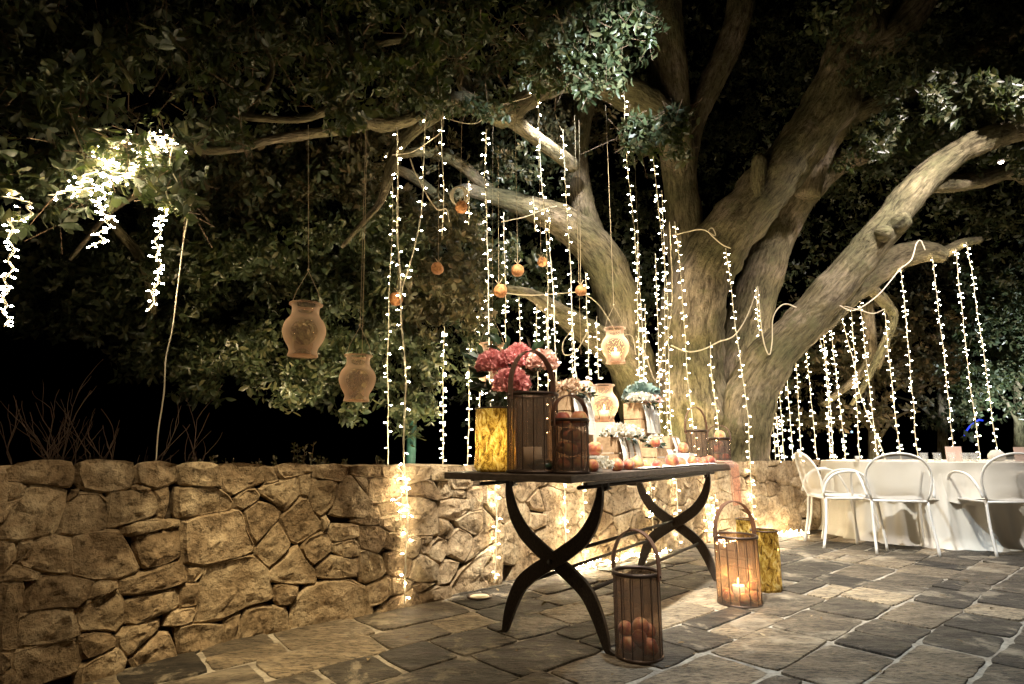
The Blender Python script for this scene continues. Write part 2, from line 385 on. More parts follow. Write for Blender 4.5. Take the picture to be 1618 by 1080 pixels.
def n_wood(nt, b):
    tc = N(nt, 'ShaderNodeTexCoord'); mp = N(nt, 'ShaderNodeMapping'); mp.inputs['Scale'].default_value = (8, 60, 60); L(nt, tc.outputs['Object'], mp.inputs[0])
    n1 = N(nt, 'ShaderNodeTexNoise', Scale=1.2, Detail=5.0); L(nt, mp.outputs[0], n1.inputs['Vector'])
    L(nt, ramp(nt, n1.outputs[0], [(.3, (.34, .22, .12)), (.7, (.56, .39, .23))]).outputs[0], b.inputs['Base Color'])
M_WOOD = mat('crate_wood', rough=.7, nodes=n_wood)
def n_card(nt, b):
    tc = N(nt, 'ShaderNodeTexCoord'); sp = N(nt, 'ShaderNodeSeparateXYZ'); L(nt, tc.outputs['Generated'], sp.inputs[0])
    wv = N(nt, 'ShaderNodeMath', operation='MULTIPLY'); L(nt, sp.outputs[2], wv.inputs[0]); wv.inputs[1].default_value = 13
    fr = N(nt, 'ShaderNodeMath', operation='FRACT'); L(nt, wv.outputs[0], fr.inputs[0])
    cp = N(nt, 'ShaderNodeMath', operation='GREATER_THAN'); L(nt, fr.outputs[0], cp.inputs[0]); cp.inputs[1].default_value = .84
    nz = N(nt, 'ShaderNodeTexNoise', Scale=28.0, Detail=0.0); L(nt, tc.outputs['Generated'], nz.inputs['Vector'])
    g2 = N(nt, 'ShaderNodeMath', operation='GREATER_THAN'); L(nt, nz.outputs[0], g2.inputs[0]); g2.inputs[1].default_value = .46
    ml = N(nt, 'ShaderNodeMath', operation='MULTIPLY'); L(nt, cp.outputs[0], ml.inputs[0]); L(nt, g2.outputs[0], ml.inputs[1])
    L(nt, mixc(nt, ml.outputs[0], (.78, .74, .67), (.60, .56, .50)), b.inputs['Base Color'])
M_CARD = mat('printed_card', rough=.8, nodes=n_card)
M_PAPER = mat('cream_paper', (.70, .60, .46), .85)
def petal(name, a, b_):
    m = leafmat(name, a, tuple((x + y) / 2 for x, y in zip(a, b_)), b_, .3, .8, .2, (1, 1, 1)); return m
M_PINK = petal('pink_petal', (.50, .16, .16), (.80, .38, .35))
M_BLUSH = petal('blush_petal', (.72, .42, .34), (.85, .6, .5))
M_CREAM = petal('cream_petal', (.72, .66, .52), (.85, .82, .74))
M_PAPERY = petal('dried_petal', (.45, .32, .2), (.72, .55, .42))
M_SAGE = leafmat('blue_green_leaf', (.13, .20, .17), (.23, .31, .27), (.38, .46, .41), .15, .5, .5, (1, 1, 1))
M_DGREEN = leafmat('dark_camellia_leaf', (.012, .025, .012), (.02, .035, .018), (.03, .05, .02), .05, .3)
M_CHIFFON = glassy('pink_chiffon', (1, .84, .76), .2, .8, 30, .2, base=(.9, .62, .5), tl=.5)

# ================================================================== GROUND
mb = MB(); mb.add([(-60, -20, -.03), (60, -20, -.03), (60, 110, -.03), (-60, 110, -.03)], [(0, 1, 2, 3)])
solo('ground', mb, M_SOIL, (0, 0, 0), 'dark soil of the garden beyond the terrace', None, kind='structure')

# ------------------------------------------------------------------ wall baseline (face line), from left near to right far
BASE = [(-1.80, .9), (-1.76, 1.6), (-1.70, 2.10), (-1.585, 2.367), (-1.218, 2.891), (-.826, 3.201), (-.408, 3.59), (-.119, 3.911), (.185, 4.297), (.989, 4.909), (2.041, 5.75), (3.06, 6.38), (3.66, 6.62), (5.2, 7.0), (8.6, 7.5)]
BASE = [tuple(p) for p in spline(BASE, 6)]
BL = [Vector((p[0], p[1])) for p in BASE]; CUM = [0]
for a, b in zip(BL, BL[1:]): CUM.append(CUM[-1] + (b - a).length)
def wall_pt(s):
    s = max(0, min(CUM[-1] - 1e-6, s))
    for i in range(len(CUM) - 1):
        if s <= CUM[i + 1]:
            t = (s - CUM[i]) / (CUM[i + 1] - CUM[i]); p = BL[i].lerp(BL[i + 1], t); d = (BL[i + 1] - BL[i]).normalized()
            return p, d, Vector((d.y, -d.x))     # point, along, outward (towards the terrace)
def wall_xyz(s, z, out=0.0):
    p, d, n = wall_pt(s)
    # smoothed normal
    _, d2, n2 = wall_pt(s + .12); _, d3, n3 = wall_pt(s - .12); n = (n + n2 + n3).normalized()
    return Vector((p.x + n.x * out, p.y + n.y * out, z))
def px_wall(px, py):
    d = D(px, py); o = Vector((0, 0)); r = Vector((d.x, d.y)); best = None
    for i in range(len(BL) - 1):
        a, b = BL[i], BL[i + 1]; e = b - a
        den = r.x * e.y - r.y * e.x
        if abs(den) < 1e-9: continue
        t = (a.x * e.y - a.y * e.x) / den; u = (a.x * r.y - a.y * r.x) / den
        if t > 0 and -1e-6 <= u <= 1 + 1e-6: return CUM[i] + u * (CUM[i + 1] - CUM[i]), CH + d.z * t
    return None
def wall_top(s):
    keys = [(0, .80), (1.5, .80), (2.2, .785), (3.2, .775), (4.5, .765), (6.2, .735), (8, .73), (20, .73)]
    for (a, za), (b, zb) in zip(keys, keys[1:]):
        if s <= b: z = za + (zb - za) * (s - a) / (b - a); break
    return z + .008 * noise.noise(Vector((s * 3, 0, 0)))
C1 = lambda pts: [(x / 3, 720 + y / 3) for x, y in pts]
C2 = lambda pts: [(280 + x / 3.373, 720 + y / 3.373) for x, y in pts]
C3 = lambda pts: [(540 + x / 3.857, 720 + y / 3.857) for x, y in pts]
T1 = [
 [(0,75),(75,30),(190,15),(335,20),(345,110),(320,150),(120,125),(0,120)],
 [(357,25),(450,15),(632,28),(632,95),(610,155),(490,172),(385,155),(360,90)],
 [(640,30),(750,22),(838,38),(832,120),(740,155),(645,130)],
 [(0,128),(90,127),(122,150),(118,180),(60,210),(0,215)],
 [(140,145),(312,170),(300,240),(262,350),(240,372),(60,402),(0,400),(0,350),(50,250),(110,185)],
 [(0,222),(60,218),(100,195),(50,240),(0,320)],[(318,212),(350,165),(372,165),(366,182)],
 [(375,178),(470,180),(510,215),(495,350),(370,375),(272,372),(300,270),(315,225)],
 [(520,175),(720,170),(740,210),(738,275),(640,310),(500,345),(515,250)],
 [(635,150),(660,137),(715,155),(700,168),(640,165)],
 [(730,165),(797,148),(793,230),(775,295),(742,290),(742,210)],
 [(580,335),(640,310),(745,298),(780,305),(770,345),(620,380),(585,370)],[(785,310),(850,303),(850,335),(775,348)],
 [(0,408),(66,408),(64,490),(0,560)],[(75,405),(155,400),(135,440),(95,490),(72,500)],
 [(160,400),(235,375),(335,385),(335,480),(322,560),(210,550),(100,520),(85,505),(110,470)],
 [(345,380),(400,355),(560,350),(590,400),(655,530),(650,545),(560,580),(440,582),(335,565),(330,520)],
 [(635,385),(845,348),(852,480),(760,520),(690,535),(655,510),(635,440)],
 [(0,570),(60,515),(180,550),(170,590),(80,592),(0,594)],
 [(185,565),(300,565),(445,590),(400,680),(360,720),(270,715),(115,740),(130,660),(160,600)],
 [(420,680),(440,620),(470,590),(555,590),(558,625),(500,655)],
 [(570,590),(690,545),(850,490),(885,590),(800,625),(640,655),(575,655)],
 [(0,600),(105,600),(110,620),(75,780),(75,920),(0,925)],
 [(85,760),(180,730),(345,730),(375,850),(240,890),(95,905),(80,850)],
 [(358,740),(420,690),(560,635),(582,700),(580,790),(545,838),(500,820),(380,830),(365,790)],
 [(600,690),(830,635),(850,700),(830,720),(740,760),(640,800),(605,795)],
 [(60,930),(350,870),(370,920),(368,1020),(120,1110),(85,1060),(60,990)],[(0,935),(50,930),(55,990),(0,1040)],
 [(375,860),(440,835),(520,845),(545,870),(540,905),(400,965),(380,930)],
 [(550,850),(590,820),(700,790),(750,778),(750,820),(680,880),(620,940),(600,945),(560,900)],
 [(620,960),(690,900),(760,840),(800,840),(855,920),(830,945),(680,995)],
 [(375,1000),(430,965),(560,910),(600,965),(560,1005),(380,1045)],[(0,1045),(60,1005),(85,1060),(80,1150),(0,1180)]]
T2 = [
 [(5,70),(20,35),(100,30),(210,40),(225,90),(230,160),(150,165),(20,150),(5,100)],
 [(0,170),(120,168),(225,180),(270,210),(295,250),(280,285),(120,315),(10,330),(0,300)],
 [(220,40),(330,35),(470,45),(460,140),(390,160),(295,210),(260,195),(235,150)],[(475,60),(512,55),(526,100),(546,130),(470,150)],
 [(519,45),(600,35),(725,50),(720,85),(640,105),(565,122),(532,90)],
 [(300,225),(370,180),(410,175),(438,210),(430,235),(345,285),(312,275)],
 [(437,180),(480,155),(630,118),(650,210),(570,295),(530,275),(510,240),(445,205)],[(648,105),(710,97),(712,140),(697,218),(655,205)],
 [(728,50),(830,38),(912,60),(905,95),(875,140),(810,125),(730,118)],
 [(718,128),(820,130),(855,150),(830,260),(760,325),(720,290),(702,230)],
 [(905,105),(930,110),(980,180),(1040,240),(1030,300),(990,335),(880,320),(810,310),(835,260),(870,150)],
 [(20,350),(120,320),(330,290),(345,310),(370,400),(410,480),(400,510),(300,545),(130,585),(30,570)],
 [(355,300),(430,245),(490,262),(550,295),(540,335),(415,470),(385,400)],[(415,525),(420,490),(535,355),(600,470),(595,485),(490,595)],
 [(545,330),(660,225),(690,225),(730,310),(763,350),(768,385),(640,468),(600,450),(560,370)],[(768,330),(790,318),(815,350),(790,395),(773,400)],
 [(660,490),(700,440),(800,400),(820,460),(815,510),(725,582),(680,540)],[(810,385),(830,365),(960,375),(970,430),(850,455),(820,450)],
 [(495,615),(640,475),(680,550),(735,610),(737,680),(620,680),(495,668)],[(740,600),(810,532),(920,545),(955,620),(955,640),(860,652),(740,650)],
 [(830,470),(945,445),(972,490),(968,535),(900,540),(835,515)],[(45,595),(140,590),(140,620),(95,672),(50,670)],
 [(90,890),(130,720),(150,590),(330,545),(400,530),(488,600),(490,690),(515,750),(480,770),(370,800),(250,865)],
 [(15,690),(60,680),(118,680),(115,760),(100,795),(15,808)],[(519,695),(560,682),(645,700),(640,740),(600,790),(540,795),(520,770)],
 [(601,910),(620,800),(690,700),(800,665),(920,665),(1000,700),(1000,760),(985,870),(800,915),(615,940)],
 [(250,880),(340,840),(320,900),(285,985),(260,980)],[(300,965),(370,820),(450,800),(570,808),(600,900),(597,935),(400,985),(310,995)],
 [(0,910),(80,895),(245,900),(255,995),(40,1050),(5,1010)],[(-60,905),(-30,830),(85,808),(95,845),(75,885),(0,903)],[(985,860),(1012,770),(1040,780),(1040,870)]]
T3 = [
 [(45,60),(130,55),(230,60),(235,125),(160,130),(45,115)],[(240,62),(360,55),(375,130),(300,135),(245,130)],[(375,60),(535,58),(535,140),(440,165),(390,180)],
 [(75,130),(155,140),(150,230),(125,200)],[(160,140),(320,135),(370,180),(360,245),(230,285),(165,295),(155,220)],
 [(60,400),(150,330),(215,310),(235,360),(230,420),(150,425)],[(380,185),(500,145),(560,165),(605,260),(580,275),(470,245),(385,245)],
 [(545,65),(640,62),(650,140),(646,150),(560,150)],[(645,60),(775,55),(800,110),(790,180),(760,200),(680,205),(655,140)],
 [(590,160),(650,160),(675,240),(610,265)],[(680,213),(745,209),(756,255),(685,250)],[(230,300),(362,258),(368,310),(362,335),(250,365)],
 [(245,380),(366,350),(365,460),(300,465),(240,430)],[(375,250),(500,255),(575,285),(590,480),(430,485),(375,440)],
 [(582,285),(690,262),(770,270),(780,320),(690,390),(600,370)],[(600,385),(650,400),(685,440),(650,515),(595,480)],
 [(690,395),(780,345),(856,330),(856,440),(820,480),(780,470),(710,430)],[(0,420),(100,425),(100,495),(0,510)],
 [(115,430),(200,430),(268,455),(255,550),(215,595),(115,560),(105,500)],[(275,465),(370,470),(475,495),(465,600),(430,625),(350,580),(270,560)],
 [(480,495),(555,495),(520,590),(490,600),(478,560)],[(0,525),(60,510),(108,545),(105,605),(50,620),(0,618)],
 [(110,580),(150,575),(240,620),(270,700),(240,735),(150,770),(115,765)],[(0,628),(50,630),(105,625),(100,710),(50,740),(0,745)],
 [(275,600),(350,585),(430,630),(425,690),(400,745),(290,720),(270,680)],[(440,640),(490,604),(590,665),(575,760),(500,768),(410,745),(428,690)],
 [(540,550),(590,495),(642,520),(642,590),(598,655),(522,600)],[(655,570),(665,485),(715,445),(795,490),(795,540),(740,645),(655,600)],
 [(0,760),(60,755),(130,800),(148,860),(130,1000),(0,1030)],[(155,800),(290,735),(297,850),(230,900),(155,920)],[(305,745),(440,770),(400,820),(310,850)],
 [(440,790),(480,775),(565,778),(475,830)],[(594,690),(620,640),(715,652),(655,770),(594,785)],[(160,930),(330,860),(430,810),(505,890),(440,935),(150,1000)],
 [(480,840),(580,800),(655,790),(660,870),(540,910),(500,890)],[(668,870),(664,790),(725,700),(830,600),(955,525),(965,640),(962,820),(780,870)],
 [(804,510),(860,450),(945,500),(830,590),(745,650),(800,545)],[(765,205),(853,190),(858,320),(790,335)]]
stones = []
for fn, T in ((C1, T1), (C2, T2), (C3, T3)):
    for poly in T:
        q = [px_wall(*p) for p in fn(poly)]
        if any(x is None for x in q): continue
        stones.append([(s_, max(-.02, z_)) for s_, z_ in q])
S0 = px_wall(764, 820)[0]; SL = px_wall(2, 820)[0]; S1 = CUM[-1] - .3
# irregular rubble for the rest of the wall: cells of a jittered point set
def clip(poly, nx, ny, c):
    out = []
    for i in range(len(poly)):
        a, b = poly[i], poly[(i + 1) % len(poly)]; da = a[0] * nx + a[1] * ny - c; db = b[0] * nx + b[1] * ny - c
        if da <= 0: out.append(a)
        if (da < 0) != (db < 0):
            t = da / (da - db); out.append((a[0] + (b[0] - a[0]) * t, a[1] + (b[1] - a[1]) * t))
    return out
def cells(sa, sb, zt, n, rs):
    pts = []; tries = 0
    while len(pts) < n and tries < 20000:
        tries += 1; p = (rs.uniform(sa, sb), rs.uniform(0, zt), rs.uniform(-.004, .004)); md = .125 * (1 - tries / 30000) * rs.uniform(.65, 1.25)
        if all(math.hypot((p[0] - q[0]) / 1.25, p[1] - q[1]) > md for q in pts): pts.append(p)
    res = []
    for i, p in enumerate(pts):
        poly = [(sa, -.01), (sb, -.01), (sb, zt), (sa, zt)]
        for j, q in enumerate(pts):
            if i == j or abs(p[0] - q[0]) > .9: continue
            nx, ny = q[0] - p[0], (q[1] - p[1]) * 1.5
            c = (q[0] ** 2 + 1.5 * q[1] ** 2 - p[0] ** 2 - 1.5 * p[1] ** 2) / 2 + p[2]
            poly = clip(poly, nx, ny, c)
            if len(poly) < 3: break
        if len(poly) >= 3: res.append(poly)
    return res
rs = random.Random(21)
far_cells = cells(S0, S0 + 6.6, .755, 188, rs)
sl = [px_wall(*p) for p in C3([(830,600),(955,525),(962,820)])]; slx = max(a for a, b_ in sl); slz = max(b_ for a, b_ in sl)
far_cells = [p for p in far_cells if not (sum(q[0] for q in p) / len(p) < slx and sum(q[1] for q in p) / len(p) < slz)]
near_cells = cells(SL - 1.0, SL, .80, 9, rs)
def area(p): return abs(sum(p[i][0] * p[(i + 1) % len(p)][1] - p[(i + 1) % len(p)][0] * p[i][1] for i in range(len(p)))) / 2
for poly in far_cells + near_cells:
    if area(poly) < .0025: continue
    cx = sum(p[0] for p in poly) / len(poly); cz = sum(p[1] for p in poly) / len(poly)
    q = []
    for p in poly:
        dx, dz = cx - p[0], cz - p[1]; l = math.hypot(dx, dz) + 1e-9; g = .0085
        q.append((p[0] + dx / l * g, p[1] + dz / l * g))
    stones.append(q)
wall = thing('stone_wall', (0, 4, 0), 'low curved dry stone retaining wall of honey coloured rubble behind the serving table', 'wall')
core = MB(); ks = [CUM[-1] * i / 110 for i in range(111)]
prof = []
for s_ in ks:
    zt = wall_top(s_) - .035
    prof.append([wall_xyz(s_, -.02, -.035), wall_xyz(s_, zt, -.035), wall_xyz(s_, zt, -.42), wall_xyz(s_, -.02, -.42)])
core.add([v for p in prof for v in p], [(i * 4 + k, i * 4 + (k + 1) % 4, (i + 1) * 4 + (k + 1) % 4, (i + 1) * 4 + k) for i in range(110) for k in range(4)], 0, False)
part('wall_core', core, M_CORE, wall)
def build_stone(poly, seed):
    cx = sum(p[0] for p in poly) / len(poly); cz = sum(p[1] for p in poly) / len(poly)
    top = max(p[1] for p in poly) > wall_top(cx) - .035
    if max(p[1] for p in poly) < .12 and min(p[1] for p in poly) < .04 or min(p[1] for p in poly) < .03:
        poly = [(a, -.03 if b < .04 else b) for a, b in poly]
    rim = []
    for i in range(len(poly)):
        a, b = poly[i], poly[(i + 1) % len(poly)]; l = math.hypot(b[0] - a[0], b[1] - a[1]); k = max(1, min(6, round(l / .035)))
        for j in range(k): rim.append((a[0] + (b[0] - a[0]) * j / k, a[1] + (b[1] - a[1]) * j / k))
    # round the corners a little
    n = len(rim); rim = [((rim[i - 1][0] + 7 * rim[i][0] + rim[(i + 1) % n][0]) / 9, (rim[i - 1][1] + 7 * rim[i][1] + rim[(i + 1) % n][1]) / 9) for i in range(n)]
    sz = math.sqrt(area(poly)); pr = .006 + rs.uniform(0, .010)
    rel = .55 if cx > S0 else 1.0; tilt = (rs.uniform(-.10, .10) * rel, rs.uniform(-.10, .10) * rel); m = MB(); vs = []; g_ = 1 + .009 / (sz * .5); rings = [(g_, -.045), (g_, -.006), (.992, pr * .6), (.955, pr * .95), (.78, pr), (.58, pr + .003), (.36, pr + .005), (.15, pr + .005)]
    if top: 
        rings[0] = (1.0, -.36)
    for (f_, o_) in rings:
        for (a, b) in rim:
            s_ = cx + (a - cx) * f_; z_ = cz + (b - cz) * f_
            q = Vector((s_ * 9, z_ * 9, seed)); o = o_
            if f_ < .99:
                o += (a - cx) * f_ * tilt[0] + (b - cz) * f_ * tilt[1]
                o += (.013 * noise.noise(q) + .012 * noise.noise(q * 2.7) + .007 * noise.noise(q * 6) + .024 * abs(noise.noise(q * .9 + Vector((5, 5, 5)))) - .006) * (1 if f_ < .9 else .55) * rel
            elif o_ > -.02: s_ += .004 * noise.noise(q * 2); z_ += .005 * noise.noise(q * 2 + Vector((9, 0, 0)))
            if top and z_ > wall_top(s_) - .02 and o_ < 0: z_ = wall_top(s_) - .006 + .012 * noise.noise(q)
            vs.append(wall_xyz(s_, z_, o))
    n = len(rim); fs = []
    for r_ in range(len(rings) - 1):
        for k in range(n): fs.append((r_ * n + k, r_ * n + (k + 1) % n, (r_ + 1) * n + (k + 1) % n, (r_ + 1) * n + k))
    vs.append(sum((Vector(v) for v in vs[-n:]), Vector()) / n); c_ = len(vs) - 1; b_ = (len(rings) - 1) * n
    for k in range(n): fs.append((b_ + k, b_ + (k + 1) % n, c_))
    a2 = sum(poly[i][0] * poly[(i + 1) % len(poly)][1] - poly[(i + 1) % len(poly)][0] * poly[i][1] for i in range(len(poly)))
    if a2 < 0: fs = [tuple(reversed(f)) for f in fs]
    m.add(vs, fs, 0, True)
    me = m.mesh('stone', M_WALL, wl(wall))
    try: me.set_sharp_from_angle(angle=R(24))
    except Exception: pass
    return link('stone', me, wall)
for i, p in enumerate(stones[:298]): build_stone(p, i * 7.31)

# ------------------------------------------------------------------ paving
AX = Vector((.757, .653)); AY = Vector((-.653, .757))
def ab(a, b, z=0): q = AX * a + AY * b; return Vector((q.x, q.y, z))
pave = MB()
pp = [wall_xyz(s_, -.012, -.06) for s_ in ks]
pave_v = pp + [Vector((9.5, p.y if p.y < 3 else 3, -.012)) for p in []]
strip = []
for p in pp: strip += [Vector((p.x, p.y, -.004)), Vector((max(p.x + 12, 9), p.y - 9, -.004))]
pave.add(strip, [(2 * i, 2 * i + 1, 2 * i + 3, 2 * i + 2) for i in range(len(pp) - 1)], 0, False)
pav = link('pavement', pave.mesh('pavement', M_MORTAR, (0, 0, 0))); tag(pav, 'stone paved terrace with pale lime joints', kind='structure')
def on_terrace(x, y):
    # on the camera side of the wall face
    best = 1e9; sd = 0
    for i in range(len(BL) - 1):
        e = BL[i + 1] - BL[i]; l = e.length; t = max(0, min(1, (Vector((x, y)) - BL[i]).dot(e) / l / l)); c = BL[i] + e * t; d = (Vector((x, y)) - c).length
        if d < best: best = d; sd = (Vector((x, y)) - c).dot(Vector((e.y, -e.x))) 
    return sd > 0, best
rp = random.Random(5); slabs = []
b = -4.5
while b < 6.4:
    wdt = rp.uniform(.22, .36); a = rp.uniform(-3.2, -2.7)
    while a < 9.5:
        ln = rp.uniform(.26, .62); g = rp.uniform(.003, .008)
        c = ab(a + ln / 2, b + wdt / 2)
        if c.y > 1.2 and abs(c.x) < c.y * 1.05 + .6:
            split = rp.random() < .16
            if split:
                slabs.append((a, b, ln, wdt * .5, g)); slabs.append((a, b + wdt * .5, ln, wdt * .5, g))
            else: slabs.append((a, b, ln, wdt, g))
        a += ln
    b += wdt
ok = []
for s_ in slabs:
    cs = [ab(s_[0], s_[1]), ab(s_[0] + s_[2], s_[1]), ab(s_[0] + s_[2], s_[1] + s_[3]), ab(s_[0], s_[1] + s_[3])]
    ins = [on_terrace(c.x, c.y) for c in cs]
    mid = ab(s_[0] + s_[2] / 2, s_[1] + s_[3] / 2)
    if not on_terrace(mid.x, mid.y)[0] and not any(i[0] for i in ins): continue
    if all((not i[0]) or i[1] < .03 for i in ins): continue
    ok.append((mid.length, s_))
ok.sort(key=lambda t: t[0])
def slab_mesh(m, s_, org):
    a, b, ln, wd, g = s_; n = []
    def edge(p, q, k):
        for j in range(k): t = j / k; n.append((p[0] + (q[0] - p[0]) * t, p[1] + (q[1] - p[1]) * t))
    jj = [rp.uniform(-.013, .013) for _ in range(8)]
    c = [(a + g + jj[0], b + g + jj[1]), (a + ln - g + jj[2], b + g + jj[3]), (a + ln - g + jj[4], b + wd - g + jj[5]), (a + g + jj[6], b + wd - g + jj[7])]
    for i in range(4): edge(c[i], c[(i + 1) % 4], 8 if i % 2 == 0 else 5)
    K = len(n); cx, cy = a + ln / 2, b + wd / 2; n = [((n[i - 1][0] + 5 * n[i][0] + n[(i + 1) % K][0]) / 7, (n[i - 1][1] + 5 * n[i][1] + n[(i + 1) % K][1]) / 7) for i in range(K)]
    vs = []; h = rp.uniform(.001, .006); tl = (rp.uniform(-.006, .006), rp.uniform(-.006, .006))
    for (f_, z_) in ((1.0, -.014), (.990, h - .0015), (.955, h + .0005), (.55, h + .001)):
        for (x, y) in n:
            q = Vector((x * 7, y * 7, 3)); w_ = .006 * noise.noise(q) + .006 * noise.noise(q * 3.1)
            xx = cx + (x - cx) * f_ + (w_ if f_ > .9 else 0); yy = cy + (y - cy) * f_ + (.006 * noise.noise(q + Vector((8, 1, 0))) + .006 * noise.noise(q * 3.3 + Vector((1, 7, 0))) if f_ > .9 else 0)
            z = z_ + (tl[0] * (x - cx) / ln + tl[1] * (y - cy) / wd + .0022 * noise.noise(Vector((xx * 14, yy * 14, 0))) if z_ > -.01 else 0)
            v = ab(xx, yy, z); ins, dd = on_terrace(v.x, v.y)
            if not ins and dd > .02:     # tuck under the wall foot
                p_ = min(BL, key=lambda q: (q - Vector((v.x, v.y))).length); v = Vector((v.x + (p_.x - v.x) * .9, v.y + (p_.y - v.y) * .9, v.z))
            vs.append(v)
    fs = [(r_ * K + k, r_ * K + (k + 1) % K, (r_ + 1) * K + (k + 1) % K, (r_ + 1) * K + k) for r_ in range(3) for k in range(K)]
    fs.append(tuple(3 * K + k for k in range(K)))
    m.add(vs, fs, 0, True)
rest = MB()
for i, (d_, s_) in enumerate(ok):
    if i < 290:
        m = MB(); slab_mesh(m, s_, None); o_ = ab(s_[0] + s_[2] / 2, s_[1] + s_[3] / 2); me_ = m.mesh('paving_stone', M_PAVE, o_); me_.set_sharp_from_angle(angle=R(22)); link('paving_stone', me_, pav, o_)
    else: slab_mesh(rest, s_, None)
if rest.v: tag(link('far_paving_stones', rest.mesh('far_paving_stones', M_PAVE), pav), 'far paving stones', kind='stuff')

# ================================================================== OAK
oak = thing('oak_tree', P(1095, 700, 7.3) * 1.0, 'huge old spreading oak with a forked olive-lit trunk behind the stone wall', 'tree')
oak.location.z = 0
def limb(pts, parent=None, name='limb', n=14, k=7, rough=.16, seed=0):
    """pts: px, py, depth Y, radius in px"""
    q = []
    for (px, py, Y, r) in pts:
        p = P(px, py, Y); d = (Y * math.cos(PITCH) + (p.z - CH) * math.sin(PITCH)); q.append((*p, r * d / 900))
    s_ = spline(q, k); m = MB(); m.tube([v[:3] for v in s_], [max(.002, v[3]) for v in s_], n, rough=rough, seed=seed)
    o = part(name, m, M_BARK, parent or oak); return [(Vector(v[:3]), v[3]) for v in s_]
LIMBS = []
def lm(*a, **k): r = limb(*a, **k); LIMBS.append(r); return r
lm([(1110,790,7.3,88),(1100,700,7.3,66),(1090,600,7.2,54),(1092,520,7.1,50),(1105,440,7.0,48),(1145,375,6.9,44),(1205,305,6.8,40),(1262,235,6.7,36),(1315,155,6.6,40),(1345,90,6.5,38),(1365,30,6.4,36),(1400,-90,6.3,32)], name='trunk', n=30, k=9, rough=.2, seed=1)
lm([(1095,470,7.15,34),(1082,380,7.2,30),(1074,280,7.2,26),(1062,170,7.1,30),(1050,60,7.0,30),(1045,-60,6.9,28)], n=20, seed=2)
lm([(1078,310,7.25,18),(1095,200,7.3,16),(1125,130,7.4,19),(1160,50,7.5,21),(1185,-60,7.5,20)], n=16, seed=3)
lm([(1035,760,7.4,40),(1012,640,7.2,36),(990,540,7.0,35),(972,460,6.8,33),(940,395,6.6,33),(890,350,6.4,25),(830,325,6.2,18),(775,308,6.0,13),(735,300,5.9,11),(700,318,5.8,8),(655,345,5.7,6)], n=20, seed=4)
lm([(965,450,6.9,24),(935,370,6.9,21),(915,300,6.9,20),(912,230,6.9,18),(930,150,6.9,15),(960,60,6.9,12)], n=16, seed=5)
lm([(1020,640,7.1,34),(985,570,6.9,28),(945,535,6.6,23),(905,508,6.3,18),(865,482,6.0,13),(838,465,5.9,9),(800,455,5.8,5)], n=16, seed=6)
lm([(1150,760,7.7,42),(1155,620,7.7,36),(1178,520,7.7,34),(1205,430,7.7,32),(1238,350,7.7,29),(1275,302,7.6,23),(1320,262,7.6,18),(1375,240,7.4,15),(1440,225,7.4,9)], n=20, seed=7)
lm([(1275,310,7.2,19),(1295,250,7.1,17),(1330,195,7.0,18),(1390,160,6.9,16),(1480,118,6.8,14),(1560,70,6.7,12),(1660,20,6.6,10)], n=16, seed=8)
lm([(1330,110,6.5,28),(1385,75,6.4,27),(1440,20,6.3,26),(1490,-60,6.2,24)], n=16, seed=81)
lm([(1160,740,7.1,50),(1180,640,6.95,42),(1215,570,6.8,36),(1275,505,6.6,31),(1335,435,6.4,28),(1398,360,6.2,25),(1442,303,6.1,23),(1490,258,6.0,20),(1545,225,5.9,19),(1618,203,5.8,18),(1720,185,5.7,15)], n=20, seed=9)
lm([(1245,545,6.75,26),(1290,505,6.8,25),(1335,465,6.9,23),(1385,425,7.0,23),(1430,402,7.0,20),(1470,398,7.0,15),(1492,405,7.0,11)], n=18, seed=10)
lm([(1460,290,6.1,14),(1500,290,6.3,14),(1550,282,6.5,14),(1600,270,6.6,13),(1660,300,6.8,10)], seed=11)
lm([(1400,365,6.15,13),(1420,352,6.05,17),(1432,342,5.98,13),(1438,338,5.95,4)], seed=12, n=12)
lm([(1385,372,6.2,13),(1400,368,6.05,14),(1412,366,6.0,5)], seed=13, n=12)
lm([(1195,330,6.7,13),(1197,300,6.55,12),(1200,256,6.5,12),(1201,250,6.5,7)], seed=14, n=12)
lm([(1372,450,6.9,10),(1400,480,7.1,9),(1410,510,7.2,7),(1370,600,7.4,5),(1345,640,7.5,3)], n=8, seed=15)
lm([(1370,480,7.6,9),(1375,560,7.7,8),(1350,600,7.8,6),(1300,640,7.8,4)], n=8, seed=16)
lm([(1385,580,7.7,6),(1400,545,7.7,5),(1410,500,7.7,4)], n=8, seed=17)
lm([(1490,400,7.0,9),(1520,385,7.0,8),(1550,378,7.0,5)], n=8, seed=18)
# the long branch that reaches out over the terrace
lm([(1070,210,7.1,26),(1000,150,6.6,24),(920,125,6.0,22),(850,140,5.5,20),(795,178,5.0,20),(745,160,4.7,14),(695,162,4.4,13),(650,187,4.1,10),(595,197,3.9,9),(540,172,3.7,8),(470,188,3.4,6),(400,185,3.3,6),(330,175,3.2,4)], n=16, seed=20, rough=.42)
lm([(600,193,3.95,8),(530,205,3.8,8),(430,220,3.5,7),(375,235,3.3,6),(320,236,3.15,6),(285,225,3.1,4)], n=12, seed=21, rough=.42)
lm([(305,240,3.1,4),(245,232,3.0,5),(165,236,2.9,5),(110,238,2.85,5),(60,240,2.8,5)], n=8, seed=22)
lm([(700,170,4.4,13),(655,205,4.3,11),(625,240,4.25,9),(612,285,4.2,8),(600,320,4.2,6),(570,355,4.1,4),(540,390,4.0,3)], n=10, seed=23)
lm([(790,175,5.0,14),(830,205,5.3,12),(870,235,5.7,11),(905,260,6.3,12)], n=12, seed=24)
